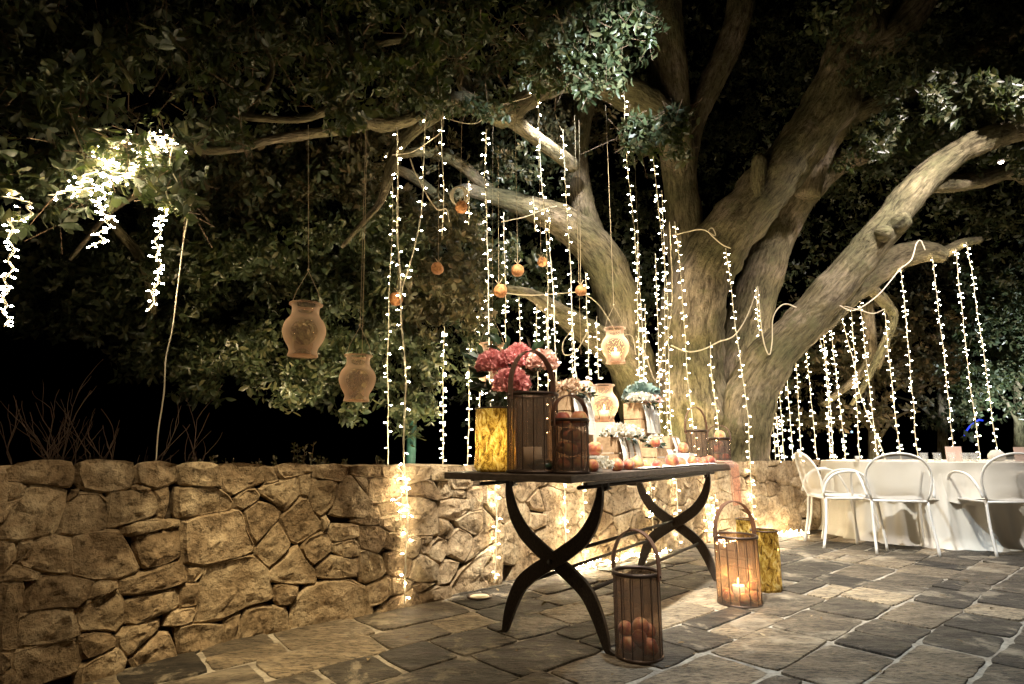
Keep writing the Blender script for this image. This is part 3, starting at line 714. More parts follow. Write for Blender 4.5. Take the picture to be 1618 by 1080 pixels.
lm([(745,165,4.7,11),(730,120,4.7,12),(720,80,4.6,9),(660,60,4.5,7),(590,70,4.4,5)], n=10, seed=25)
lm([(700,318,5.8,7),(660,285,5.5,8),(620,265,5.2,7),(575,262,5.0,4)], n=8, seed=26)
lm([(775,300,6.0,9),(720,255,5.6,9),(670,240,5.3,8),(630,245,5.0,6)], n=8, seed=27)
lm([(210,130,2.9,4),(180,85,2.85,4),(150,38,2.8,3)], n=7, seed=28)
lm([(150,320,4.2,5),(185,362,4.4,7),(220,405,4.6,8),(240,470,4.8,7),(235,560,5.0,6)], n=8, seed=29)
lm([(330,330,4.6,4),(250,300,4.4,5),(180,330,4.2,4),(110,410,4.1,3)], n=7, seed=30)
lm([(395,180,3.3,4),(430,110,3.3,4),(400,40,3.2,3)], n=7, seed=31)
lm([(540,172,3.7,5),(560,120,3.7,4),(545,40,3.7,4)], n=7, seed=32)

# ------------------------------------------------------------------ foliage
LV = np.array([(0, 0, 0), (.32, .16, .03), (.32, 0, 0), (.32, -.16, .03), (.70, .20, .02), (.70, 0, -.03), (.70, -.20, .02), (1, 0, -.09)], float)
LF = [(0, 3, 2), (0, 2, 1), (1, 2, 5, 4), (2, 3, 6, 5), (4, 5, 7), (5, 6, 7)]
LV2 = np.array([(0, 0, 0), (.55, .22, .04), (.55, -.22, .04), (1, 0, -.05), (.5, 0, -.01)], float)
LF2 = [(0, 4, 1), (0, 2, 4), (1, 4, 3), (4, 2, 3)]
def leaf_mesh(name, O, Dn, U, S, mats, origin, fine=True):
    """O origins, Dn directions, U ups, S lengths"""
    V, F = (LV, LF) if fine else (LV2, LF2)
    Dn = Dn / np.linalg.norm(Dn, axis=1, keepdims=True); W_ = np.cross(U, Dn); W_ /= np.linalg.norm(W_, axis=1, keepdims=True) + 1e-9; U2 = np.cross(Dn, W_)
    wsc = (rng.uniform(.75, 1.25, len(O)) * (2.4 if name == 'petals' else 1))[:, None, None]
    pts = O[:, None, :] + S[:, None, None] * (V[None, :, 0:1] * Dn[:, None, :] + V[None, :, 1:2] * wsc * W_[:, None, :] + V[None, :, 2:3] * U2[:, None, :] * rng.uniform(.2, 3, len(O))[:, None, None])
    pts = pts.reshape(-1, 3) - np.array(origin)[None, :]; n = len(O); nv = len(V)
    li = []; ls = []; 
    base = np.arange(n) * nv
    fl = np.array([i for f in F for i in f]); lt = np.array([len(f) for f in F])
    loops = (base[:, None] + fl[None, :]).reshape(-1); tot = np.tile(lt, n); start = np.concatenate([[0], np.cumsum(tot)[:-1]])
    me = bpy.data.meshes.new(name); me.vertices.add(len(pts)); me.vertices.foreach_set('co', pts.astype(np.float32).ravel())
    me.loops.add(len(loops)); me.loops.foreach_set('vertex_index', loops.astype(np.int32)); me.polygons.add(len(tot)); me.polygons.foreach_set('loop_start', start.astype(np.int32))
    try: me.polygons.foreach_set('loop_total', tot.astype(np.int32))
    except Exception: pass
    me.materials.append(mats); me.update(calc_edges=True); me.validate(); return me
def unit(n): v = rng.normal(size=(n, 3)); return v / np.linalg.norm(v, axis=1, keepdims=True)
def twigs(C, per, size, spread=1.0):
    """C centres -> rosettes of leaves round a twig end"""
    n = len(C); ax = unit(n); ax[:, 2] = ax[:, 2] * .6 - .15; ax /= np.linalg.norm(ax, axis=1, keepdims=True)
    k = per; O = np.repeat(C, k, 0); A = np.repeat(ax, k, 0)
    r = unit(n * k); r -= (r * A).sum(1, keepdims=True) * A; r /= np.linalg.norm(r, axis=1, keepdims=True) + 1e-9
    Dn = r + A * rng.uniform(-.1, 1.0, (n * k, 1)); S = np.repeat(size * rng.uniform(.6, 1.45, n), k) * rng.uniform(.6, 1.15, n * k)
    O = O + A * (rng.uniform(-1.3, .3, (n * k, 1)) * S[:, None]); U = A + .5 * unit(n * k)
    return O, Dn, U, S, (C, ax)
def clump(px, py, Y, rx, ry, dep, n, shell=.0):
    c = P(px, py, Y); d = Y * math.cos(PITCH) + (c.z - CH) * math.sin(PITCH); kx, ky = rx * d / 900, ry * d / 900
    u = unit(n) * (rng.uniform(shell, 1, (n, 1)) ** (1 / 2.2)); return np.array(c)[None, :] + u * np.array([kx, dep, ky])[None, :]
def foliage(clumps, per, size, m, parent, name='crown', fine=True, sub=None):
    Cs = []
    for c in clumps:
        pts = clump(*c)
        # break up with sub-clusters: drop points where a 3-D noise is low, leaving gaps
        keep = np.array([noise.noise(Vector(p) * 2.6) + .35 * noise.noise(Vector(p) * 7) > -.03 for p in pts]) if len(pts) else []
        Cs.append(pts[keep])
    C = np.concatenate(Cs); O, Dn, U, S, tw = twigs(C, per, size)
    root = parent; o = link(name, leaf_mesh(name, O, Dn, U, S, m, wl(root), fine), parent); o['kind'] = 'stuff'
    return C, tw
def twig_sticks(tw, size, parent, frac=1.0):
    C, ax = tw; m = MB()
    for i in range(0, len(C), max(1, int(1 / frac))):
        c = Vector(C[i]); a = Vector(ax[i]); j = Vector(rng.normal(size=3)) * .03
        m.tube([c, c - a * size * 1.6, c - a * size * 3.2 + j, c - a * size * 5.5 + j * 2.5], [.0012, .0018, .0024, .003], 3, cap=False)
    o = part('twigs', m, M_TWIG, parent); o['kind'] = 'stuff'
near = [ # px, py, Y, rx, ry, depth, twigs
 (90,40,2.9,190,120,.45,330),(330,60,3.1,190,110,.5,300),(540,50,3.5,170,100,.6,260),(110,190,2.9,180,75,.35,220),(330,165,3.1,170,70,.4,150),
 (60,290,2.75,80,60,.25,85),(200,270,2.85,110,55,.25,120),(265,330,2.85,45,35,.15,34),(10,330,2.7,40,45,.15,24),(480,120,3.6,150,60,.5,150),(0,100,2.8,120,150,.4,160),
 (700,40,4.0,160,90,.6,280),(760,110,4.4,120,60,.5,150),(850,60,4.0,130,80,.5,230),(930,40,3.9,90,80,.45,190),(990,20,3.8,60,60,.35,100),
 (930,110,4.0,70,45,.3,105),(900,125,4.1,60,35,.3,60),(985,75,3.85,45,35,.25,60),(1010,70,3.8,35,22,.15,26),
 (1030,205,4.3,55,38,.22,95),(1060,190,4.3,35,25,.2,45),(985,235,4.4,35,26,.15,30),(1075,235,4.3,25,22,.12,20),(620,110,4.2,120,50,.4,110)]
near += [(500,185,3.35,120,26,.15,70),(655,160,4.05,80,26,.2,60),(400,215,3.2,110,18,.12,45),(760,160,4.5,60,28,.2,50),(300,205,3.05,60,22,.15,26)]
near = [(*c[:6], int(c[6] * 1.35)) for c in near]
C, tw = foliage(near, 8, .070, M_LEAF, oak, 'near_crown'); twig_sticks(tw, .026, oak, .34)
mid = [
 (640,215,5.4,120,60,.5,330),(560,280,5.2,110,90,.5,420),(700,380,5.6,110,80,.5,520),(690,480,5.5,100,70,.5,420),(760,430,6.0,70,80,.5,280),(590,400,5.2,90,90,.5,420),
 (450,280,5.0,130,80,.5,460),(340,300,4.9,120,90,.5,420),(820,250,6.6,110,80,.5,260),(840,400,7.0,90,90,.5,260),(560,520,5.2,80,70,.4,300),(640,590,5.4,60,70,.35,200),
 (740,560,5.7,60,60,.35,160),(900,180,7.4,120,100,.5,330),(800,150,6.4,110,60,.5,240),(420,400,4.9,130,80,.5,480),(300,420,4.9,110,90,.5,380),(150,420,4.8,130,70,.5,330),(60,470,4.8,100,60,.4,200),
 (260,560,5.0,90,55,.4,240),(380,560,5.0,90,60,.4,300),(470,600,5.1,80,45,.35,210),(540,640,5.2,50,30,.25,70),(200,490,5.0,120,60,.4,200),(330,610,5.0,80,25,.25,80),
 (480,500,5.1,100,70,.4,340),(655,660,5.4,45,35,.25,60),(885,200,6.2,50,50,.3,80),(800,260,5.9,60,30,.3,70)]
mid = [(*c[:6], int(c[6] * 1.9)) for c in mid]
foliage(mid[:4] + mid[13:15] + mid[6:8] + mid[-2:], 8, .070, M_LEAF2, oak, 'olive_crown')
foliage(mid[4:6] + mid[6:13] + mid[15:-2], 8, .072, M_LEAF, oak, 'middle_crown')
high = [
 (1200,60,8.6,140,120,.8,520),(1150,230,8.8,90,100,.7,330),(1330,320,8.8,100,90,.7,340),(1270,120,8.9,120,100,.8,360),(1450,60,7.6,150,110,.7,480),(1560,60,6.6,140,110,.6,480),(1440,180,7.6,120,70,.6,360),
 (1560,160,6.3,110,60,.5,420),(1420,235,6.9,80,50,.45,220),(1500,215,6.5,90,40,.4,230),(1590,240,6.3,70,50,.4,180),(1520,330,8.4,140,60,.7,340),(1590,400,8.6,100,60,.7,240),(1340,260,7.8,70,40,.4,150),
 (1000,330,8.8,110,120,.6,320),(1010,470,9.0,90,90,.6,220),(1230,430,9.0,120,80,.7,260),(1330,30,6.1,60,40,.3,90),(1370,110,6.3,55,38,.25,80),(1480,100,6.0,70,40,.3,110),
 (1000,120,8.8,120,120,.7,300),(1610,150,5.6,50,26,.3,120)]
high += [(1500,150,5.6,110,36,.3,170),(1400,210,6.0,60,36,.3,90),(1600,165,5.4,45,30,.25,70),(1345,245,6.1,50,25,.2,50),(1440,110,5.7,90,60,.3,140)]
high += [(900,520,8.6,110,90,.6,330),(800,640,8.9,90,50,.5,180),(1010,420,8.9,80,110,.6,200)]
high += [(120,300,6.6,190,130,.6,420),(300,420,6.8,170,110,.6,380),(480,330,6.8,150,120,.6,380),(620,480,7.0,120,110,.6,330),(760,320,7.6,130,120,.6,330),(90,470,6.4,150,70,.5,240),(380,560,6.6,120,50,.5,200),(540,590,6.6,90,60,.5,180),(250,90,6.0,260,120,.7,380),(640,90,6.4,200,110,.7,330),(1230,560,9.2,90,60,.5,180)]
high = [(*c[:6], int(c[6] * 1.6)) for c in high]
foliage(high, 8, .085, M_LEAF, oak, 'upper_crown', fine=False)
# holm oaks and shrubs in the garden beyond
def bgtree(cl, label, trunk, n=8, size=.10, cat='tree', mt=M_LEAF2, name='garden_tree'):
    base = P(trunk[0], 700, trunk[1]); base.z = 0; t = thing(name, base, label, cat)
    m = MB(); top = P(trunk[2], trunk[3], trunk[1]); q = spline([tuple(base), tuple(base.lerp(top, .4) + Vector((.1, .1, 0))), tuple(top)], 6)
    m.tube(q, [.11 * (1 - .7 * i / (len(q) - 1)) for i in range(len(q))], 9, rough=.2); part('trunk', m, M_BARK, t)
    for i in range(5):
        a = rng.uniform(0, 6.28); p0 = Vector(q[5 + i % 5]); e = p0 + Vector((math.cos(a) * .8, math.sin(a) * .5, .6)); mm = MB(); mm.tube(spline([tuple(p0), tuple(p0.lerp(e, .5) + Vector((0, 0, .12))), tuple(e)], 4), [.04 - .003 * i_ for i_ in range(9)], 6); part('branch', mm, M_BARK, t)
    foliage([(*c[:6], int(c[6] * 1.5)) for c in cl], n, size, mt, t, 'crown', fine=False); return t
bgtree([(1330,520,9.4,100,80,.7,420),(1260,580,9.4,80,60,.6,240),(1380,600,9.4,90,70,.6,330),(1440,540,9.4,80,80,.6,330),(1330,660,9.3,90,30,.4,120)], 'olive-lit bushy tree behind the curtain of lights, under the lowest oak limb', (1370, 9.4, 1370, 520))
bgtree([(1590,520,10,90,70,.8,620),(1560,600,10,90,60,.7,420),(1650,600,10,80,80,.7,300),(1600,450,10,90,50,.7,280),(1520,660,10,60,30,.5,90)], 'pale cool-lit tree at the far right beyond the dining table', (1600, 10.2, 1600, 500), mt=M_LEAF)
bgtree([(1490,430,11,110,60,.8,300),(1480,500,11,80,70,.7,260),(1500,600,11,60,60,.6,160)], 'dim tree between the bushy tree and the pale one', (1480, 11, 1480, 450))
bgtree([(1190,650,10,60,40,.5,130),(1160,600,10.5,80,60,.6,150)], 'dark low tree just right of the oak trunk', (1190, 10.3, 1180, 600))

# bare shrub behind the wall at the left
sh = thing('bare_shrub', (P(165, 720, 3.9).x, 3.9, 0), 'leafless brown shrub with thin spreading twigs behind the wall at far left', 'shrub')
m = MB(); rb = random.Random(3)
def grow(p, d, l, r, dep):
    pts = [p]; q = p.copy(); dd = d.copy()
    for i in range(5): dd = (dd + Vector((rb.uniform(-.25, .25), rb.uniform(-.2, .2), rb.uniform(-.05, .15)))).normalized(); q = q + dd * l / 5; pts.append(q.copy())
    m.tube(pts, [r * (1 - .1 * i) for i in range(6)], 5, cap=False)
    if dep > 0:
        for i in (2, 3, 4, 5):
            if rb.random() < .8: grow(pts[i], (dd + Vector((rb.uniform(-.9, .9), rb.uniform(-.5, .5), rb.uniform(-.2, .6)))).normalized(), l * rb.uniform(.5, .8), r * .6, dep - 1)
for i in range(11):
    a = rb.uniform(-1, 1); x0 = wl(sh) + Vector((a * .55, rb.uniform(-.15, .15), .35)); grow(x0, Vector((a * .5 + rb.uniform(-.3, .3), 0, 1)).normalized(), rb.uniform(.4, .62), .006, 2)
part('branches', m, mat('shrub_bark', (.07, .042, .028), .9), sh)
# small plants poking over the wall
for i, (px, h, lab) in enumerate([(388,22,'shortest leafy sprig above the wall, right of the hanging cable'),(418,14,'low leafy sprig above the wall, left of the tall one'),(470,16,'small leafy sprig above the wall between the two hanging lanterns'),(522,38,'tallest leafy sprig poking above the wall'),(545,18,'leafy sprig above the wall just right of the tallest'),(590,12,'low leafy sprig above the wall left of the first long light string'),(680,12,'low leafy sprig above the wall right of the green post')]):
    s_, _ = px_wall(px, 731); b0 = wall_xyz(s_, 0, -.50); t = thing('garden_sprig', b0, lab, 'plant', 'leafy sprigs above the wall')
    hh = .76 + h / 900 * b0.y * 1.15; m = MB(); O = []; Dn = []
    for j in range(4):
        x = rb.uniform(-.05, .05); e = b0 + Vector((x * 1.6, 0, hh * rb.uniform(.93, 1))); m.tube([b0 + Vector((x * .3, 0, .0)), b0 + Vector((x, 0, hh * .5)), e], [.004, .003, .0015], 4, cap=False)
        for k in range(30):
            tt = rb.uniform(.68, 1); O.append((b0 + Vector((x, 0, 0))).lerp(e, tt)); O[-1].z = b0.z + (e.z - b0.z) * tt; Dn.append((rb.uniform(-1, 1), rb.uniform(-1, 1), rb.uniform(.1, .9)))
    part('stems', m, M_TWIG, t); n_ = len(O); o = link('leaves', leaf_mesh('leaves', np.array(O), np.array(Dn), unit(n_), np.full(n_, .028), M_LEAF2, b0), t); o['kind'] = 'stuff'
# teal garden post
q = P(650, 700, 5.6); m = MB(); m.tube([(q.x, q.y, 0), (q.x, q.y, P(650, 640, 5.6).z)], .045, 14)
solo('garden_post', m, mat('teal_paint', (.03, .10, .085), .5), (q.x, q.y, 0), 'dark teal round post standing behind the wall', 'post')
# ================================================================== FAIRY LIGHTS
def bulb_mesh():
    m = MB(); m.tube([(0, 0, 0), (.017, 0, -.003)], [.0018, .0022], 4, 0, cap=False)
    m.tube([(.015, 0, -.003), (.0175, 0, -.0035), (.028, 0, -.005), (.032, 0, -.006)], [.0020, .0034, .0034, .001], 6, 1)
    return m.mesh('bulb', [M_WIRE, M_BULB])
BULB = bulb_mesh(); rl = random.Random(11)
def light_string(pts, label, group, dens=.075, strand=2, sc=1.0, jit=.0, flat=False, bulbs_both=True, name='light_string'):
    """pts: world points top to bottom"""
    sp = [Vector(v) for v in spline([tuple(p) for p in pts], 14)]; sd = rl.uniform(0, 90); sp = [p + Vector((.014 * noise.noise(Vector((p.z * 2.2, sd, 0))) + .005 * noise.noise(Vector((p.z * 11, sd, 4))), .012 * noise.noise(Vector((p.z * 2.2, sd, 9))), 0)) for p in sp]
    t = thing(name, sp[0], label, 'string lights', group)
    m = MB(); L_ = [0]
    for a, b in zip(sp, sp[1:]): L_.append(L_[-1] + (b - a).length)
    for k in range(strand):
        off = [Vector((.0035 * math.cos(l * 40 + k * 3.14), .0035 * math.sin(l * 40 + k * 3.14), 0)) for l in L_]
        m.tube([p + o for p, o in zip(sp, off)], .0027, 4, cap=False)
    part('wire', m, M_WIRE, t)
    l = rl.uniform(.02, .06); i = 0; side = 0
    while l < L_[-1]:
        while i < len(L_) - 2 and L_[i + 1] < l: i += 1
        p = sp[i].lerp(sp[i + 1], (l - L_[i]) / max(1e-6, L_[i + 1] - L_[i]))
        b = link('bulb', BULB, t, p - sp[0]); a = rl.uniform(0, 6.283)
        if rl.random() < .75: a = (0 if side else math.pi) + rl.uniform(-.7, .7)
        side = 1 - side
        b.rotation_euler = (0, rl.uniform(-.35, .5) if not flat else rl.uniform(-1.4, .3), a); b.scale = (sc * rl.uniform(.8, 1.15),) * 3
        if jit: b.location += Vector((rl.uniform(-jit, jit), rl.uniform(-jit, jit), rl.uniform(-jit, jit) if not flat else 0))
        l += dens * (rl.uniform(.25, .5) if rl.random() < .25 else rl.uniform(.7, 1.9))
    return t
def vert(pl, Y, zend=None, dY=0):
    """picture points to a plumb hanging line at depth about Y"""
    v = [P(x, y, Y + dY * i) for i, (x, y) in enumerate(pl)]
    if zend is not None: e = v[-1].copy(); e.z = zend; v.append(e)
    return v
g1 = 'fairy light strings hung round the serving table'
SW = lambda px: wall_pt(px_wall(px, 800)[0])[0]
def front(px, pl, label, dens=.075, sc=1.0, zend=.03):
    p = SW(px); Y = p.y - .10; v = [P(x, y, Y) for x, y in pl]; s_ = px_wall(px, 800)[0]
    f = wall_xyz(s_, .6, .05); v2 = [q for q in v if q.z > .85]; 
    last = v2[-1]
    v2 += [Vector((f.x, f.y, z)) for z in (.55, .3, zend)]
    return light_string(v2, label, g1, dens, 2, sc)
def back(pl, Y, label, dens=.075, sc=1.0, zend=None, g=g1): return light_string(vert(pl, Y, zend), label, g, dens, 2, sc)
front(637, [(628,200),(626,330),(633,470),(638,600),(637,700)], 'long light string falling in front of the wall left of the table')
back([(612,240),(621,300),(615,480),(613,728)], 4.9, 'thin light string leftmost of the central curtain, ending behind the wall', .085, zend=.4)
back([(672,180),(668,300),(656,380),(634,465)], 3.9, 'slanting light string that joins the long one at the hanging peach left of the table', .09)
back([(697,170),(700,330),(698,372)], 4.8, 'short sparse light string above the leftmost hanging peach', .07)
back([(700,515),(700,620),(699,728)], 5.4, 'densely lit short string between the green post and the gold vase', .032, zend=.5)
back([(742,540),(741,640),(739,728)], 5.4, 'light string just left of the gold vase', .055, zend=.5)
front(774, [(768,203),(767,300),(770,400),(772,560),(775,640)], 'bright dense light string behind the pink carnations that reaches down beside the first table leg', .05)
back([(741,285),(741,355)], 4.6, 'shortest light string, beside the topmost hanging peach', .06)
back([(796,335),(797,390),(799,500),(802,640)], 5.5, 'light string behind the big copper lantern', .06, zend=.5)
back([(835,148),(850,158),(855,290),(862,380),(868,560)], 4.7, 'thin sparse light string hanging from the highest hook above the table', .085)
back([(842,310),(844,365)], 5.0, 'short light string over the upper left limb, near the yellow hanging peach', .045)
front(885, [(868,325),(872,440),(878,560),(880,650)], 'light string crossing the tip of the lower left oak limb', .055)
front(915, [(890,205),(893,300),(900,400),(908,560),(915,640)], 'light string crossing the pale upper limb left of the bare hanging wire', .055)
back([(848,480),(849,560),(850,620)], 5.6, 'short light string right behind the blush carnation', .05)
back([(903,485),(905,600)], 5.8, 'short light string left of the lower limb', .05)
back([(943,500),(946,600)], 5.8, 'short light string beside the glass lantern that hangs by the trunk', .05)
front(1022, [(985,145),(990,240),(1000,340),(1012,480),(1018,600),(1020,660)], 'light string that drops through the pale leaf cluster down to the green succulent', .05)
front(1062, [(1030,230),(1040,330),(1055,470),(1058,600),(1060,660)], 'light string in front of the left edge of the oak trunk', .055)
front(1110, [(1065,350),(1075,420),(1083,540),(1095,680)], 'light string running down the middle of the oak trunk', .055)
back([(1020,480),(1019,540),(1017,640)], 6.1, 'short light string in the fork left of the trunk', .06)
back([(1007,380),(1008,480),(1010,600)], 6.2, 'faint light string left of the fork', .07)
front(1183, [(1148,392),(1163,523),(1180,641),(1184,715)], 'long light string ending before the wall by the far corner of the serving table', .055, zend=.04)
back([(1122,540),(1125,600),(1134,660)], 6.4, 'light string in the groove between the two trunks above the copper lantern', .06, zend=.9)
for pl, Y, lab, de in [
 ([(757,470),(758,560),(757,640)], 5.6, 'light string between the gold vase and the carnations, farther back', .05),
 ([(820,470),(822,560),(824,640)], 5.9, 'dim light string rising behind the handle of the largest lantern', .05),
 ([(862,460),(865,560),(868,640)], 6.0, 'light string behind the blush carnation, beside the sparse one', .045),
 ([(925,430),(928,520),(932,620)], 6.0, 'light string hanging off the lower limb above the white cup', .045),
 ([(1035,400),(1040,520),(1042,640)], 6.2, 'light string over the trunk fork above the succulent', .05),
 ([(1046,300),(1050,420),(1052,600)], 6.0, 'light string down the left stem of the oak, behind the brighter one', .06)]:
    back(pl, Y, lab, de, zend=.8)
g2 = 'fairy light strings hung from the lowest right limb'
for j, (pl, Y, lab, de) in enumerate([
 ([(1195,453),(1202,582),(1208,727)], 6.9, 'light string nearest the trunk of the right-hand curtain, tied under the limb crotch', .055),
 ([(1167,634),(1171,727)], 6.9, 'very dense short bundle of lights leftmost behind the far end of the serving table', .022),
 ([(1187,590),(1202,725)], 7.2, 'short light string just right of the dense bundle', .045),
 ([(1213,560),(1226,727)], 7.0, 'light string above the left chair back, third short one', .05),
 ([(1228,554),(1239,725)], 7.1, 'light string above the first white chair back', .05),
 ([(1241,551),(1253,725)], 7.1, 'light string at the right end of the closely packed short ones', .05),
 ([(1271,520),(1282,634),(1290,723)], 7.0, 'lone light string over the gap right of the packed ones', .05),
 ([(1178,600),(1190,727)], 7.0, 'light string squeezed between the dense bundle and the packed ones', .04),
 ([(1218,556),(1232,727)], 7.3, 'light string hidden among the packed ones, farther back', .045),
 ([(1256,540),(1262,640),(1266,725)], 7.3, 'faint light string just right of the packed group', .06),
 ([(1345,475),(1352,600),(1358,722)], 7.3, 'farther light string between the slanting one and the brightest', .05),
 ([(1282,486),(1306,582),(1317,721)], 6.95, 'light string from the bend of the looped cable', .045),
 ([(1299,508),(1308,620),(1312,723)], 7.2, 'light string behind the one from the cable bend', .05),
 ([(1311,490),(1319,567),(1336,721)], 6.9, 'brightest light string below the start of the pink limb', .04),
 ([(1326,482),(1345,560),(1365,641),(1397,721)], 6.9, 'strongly slanting light string left of centre of the pink limb', .05),
 ([(1358,467),(1369,567),(1386,721)], 7.0, 'light string that crosses the slanting one low down', .05),
 ([(1398,490),(1408,597),(1423,721)], 7.1, 'light string above the back of the nearest complete chair', .05),
 ([(1423,423),(1432,508),(1439,597),(1450,716)], 6.9, 'light string from under the middle of the pink limb', .05),
 ([(1473,405),(1487,523),(1508,712)], 6.9, 'light string from the cut tip of the pink limb', .05),
 ([(1511,393),(1526,545),(1549,716)], 6.9, 'light string second from the right', .05),
 ([(1528,382),(1547,508),(1576,712)], 6.9, 'rightmost light string of the curtain', .045)]):
    back(pl, Y, lab, de, zend=.45, g=g2)
# near strings in the leaves at the left
g3 = 'bright strings knotted in the leaves at the upper left'
def zig(pl, Y, amp=6, n=14):
    out = []; q = spline(pl, n)
    for i, v in enumerate(q): out.append(P(v[0] + amp * (1 if i % 2 else -1) * rl.uniform(.4, 1), v[1], Y + rl.uniform(-.03, .03)))
    return out
light_string(zig([(15,345),(18,410),(8,470),(12,515)], 2.6, 5, 4), 'dazzling light string hanging at the left edge of the scene', g3, .024, 2, .95)
light_string(zig([(170,270),(158,320),(172,350),(150,388)], 2.75, 8, 4), 'dazzling short light string hanging from the glowing leaf tangle', g3, .018, 2, .95)
light_string(zig([(262,325),(248,380),(250,430),(238,492)], 2.75, 5, 4), 'dazzling light string hanging beside the long cable', g3, .022, 2, .95)
light_string(zig([(88,308),(130,290),(165,255),(200,275),(235,238),(285,230)], 2.72, 12, 6), 'tangle of fairy lights strewn across the leafy branch at upper left', g3, .028, 2, .95, jit=.05)
light_string(zig([(120,300),(170,290),(215,250),(150,240),(240,215),(268,218)], 2.78, 8, 5), 'second tangle of fairy lights above the first on the leafy branch', g3, .028, 2, .95, jit=.05)
light_string(zig([(5,310),(45,320),(40,345),(10,350)], 2.65, 5, 3), 'few fairy lights caught in the leaves at the left edge', g3, .05, 2, .95, jit=.03)
# heaps of lights on the paving at the wall foot
def heap(pa, pb, n, label, spread=.07):
    n = int(n * .62)
    sa, sb = px_wall(pa, 800)[0], px_wall(pb, 800)[0]; pts = []
    for i in range(n):
        s_ = sa + (sb - sa) * i / (n - 1) + rl.uniform(-.05, .05); o = .05 + rl.uniform(0, spread); pts.append(wall_xyz(s_, rl.uniform(.012, .035), o))
    return light_string(pts, label, 'fairy lights lying along the wall foot', .034, 2, .95, jit=.012, flat=True, name='light_heap')
heap(845, 935, 34, 'fairy lights lying along the wall foot seen through the first table legs', .12)
heap(930, 1040, 34, 'fairy lights lying along the wall foot behind the floor lantern handle', .14)
heap(1100, 1150, 26, 'heap of fairy lights at the wall foot left of the lit copper lantern', .2)
heap(1185, 1240, 30, 'heap of fairy lights at the wall foot beside the white chair legs', .22)
def ctangle(px, py0, py1, label, n):
    s_ = px_wall(px, 800)[0]; pts = []
    for i in range(n):
        z = px_wall(px, py0 + (py1 - py0) * i / (n - 1))[1]; pts.append(wall_xyz(s_ + rl.uniform(-.05, .05), z, .05 + rl.uniform(0, .03)))
    light_string(pts, label, 'fairy lights lying along the wall foot', .03, 2, 1, jit=.015)
ctangle(622, 738, 820, 'knot of lights on the wall face left of the table, near the wall top', 12)
ctangle(1120, 780, 850, 'knot of lights on the wall face above the lit copper lantern', 12)
# cables
def cable(pts, label, r=.006, m=None, name='cable', sag=None):
    mb_ = MB(); mb_.tube([Vector(v) for v in spline([tuple(p) for p in pts], 6)], r, 6)
    return solo(name, mb_, m or M_CABLE, tuple(pts[0]), label, 'cable')
cable([P(x, y, 2.85 + .001 * i) for i, (x, y) in enumerate([(298,335),(290,380),(281,450),(272,520),(262,565),(259,620),(250,680),(247,722)])] + [P(246, 727, 2.86)], 'long white cable hanging down to the wall at the left', .0030, M_WIRE)
cable([P(x, y, 2.8) for x, y in [(272,232),(268,262),(280,290),(262,300),(276,330),(292,318),(298,338)]], 'loose kinked cable loops at the top of the long hanging cable', .0035, M_WIRE)
m = MB(); c0 = P(296, 322, 2.83); m.tube([c0, c0 + Vector((.02, 0, .03))], [.02, .012], 6); solo('cable_connector', m, M_PAPER, c0, 'taped brown cable joint at the top of the long cable', 'connector')
for i, (pl, Y, r, lab) in enumerate([
 ([(790,462),(840,466),(900,462),(918,462),(945,480),(968,515),(975,530),(998,530),(1005,560)], 5.3, .010, 'slack cable strung level from the hanging peaches towards the trunk'),
 ([(905,520),(890,540),(892,560),(910,555),(925,530),(930,515)], 5.4, .010, 'small loose loop of cable below the slack one'),
 ([(1005,530),(1020,560),(1035,600),(1045,570),(1060,500),(1062,440),(1060,400),(1058,350)], 5.5, .012, 'cable looping down the left side of the trunk'),
 ([(1062,372),(1085,366),(1110,362),(1130,372),(1126,360),(1120,366),(1140,385),(1155,392)], 6.15, .013, 'cable wound across the trunk fork with a knot'),
 ([(1060,545),(1085,555),(1110,552),(1135,540),(1160,530),(1180,500),(1195,460),(1197,452)], 6.2, .013, 'cable swagged across the lower trunk'),
 ([(1197,452),(1205,530),(1215,560),(1220,540),(1222,500),(1240,480),(1270,490),(1300,490),(1325,482)], 6.5, .013, 'cable swagged between the two right limbs'),
 ([(1325,482),(1350,490),(1385,468),(1410,440),(1422,425),(1440,410),(1448,385),(1455,380),(1462,395)], 6.35, .013, 'cable wrapped round the lowest pink limb'),
 ([(1330,482),(1360,490),(1380,495),(1398,488)], 6.6, .011, 'short slack cable right of the looped one'),
 ([(700,175),(698,205),(675,225),(650,240),(620,244)], 3.95, .006, 'curved cable from the hanging branch to the leftmost long string'),
 ([(702,186),(740,195),(760,190),(757,178)], 4.3, .006, 'short curved cable under the hanging branch'),
 ([(648,250),(655,270),(670,300),(690,330),(705,330),(710,350)], 4.5, .010, 'pale cable sloping down to the topmost hanging peach'),
 ([(790,165),(830,155),(840,150)], 4.6, .006, 'short cable end at the highest hook'),
 ([(792,350),(830,342),(860,330),(880,325)], 5.2, .008, 'pale cable crossing the upper left limb'),
 ([(878,180),(885,200),(890,208)], 4.5, .006, 'short tie above the light string by the pale leaves')]):
    cable([P(x, y, Y) for x, y in pl], lab, r * .55)
m = MB(); cc = P(725, 310, 4.5)
for k in range(4):
    m.tube([cc + Vector((.05 * math.cos(a) * (1 + .2 * k), .02 * k, .085 * math.sin(a) + .012 * k)) for a in [2 * math.pi * i / 16 for i in range(16)]], .006, 5, closed=True)
solo('cable_coil', m, M_CABLE, cc, 'coil of spare cable hanging at the end of the upper left limb', 'cable')

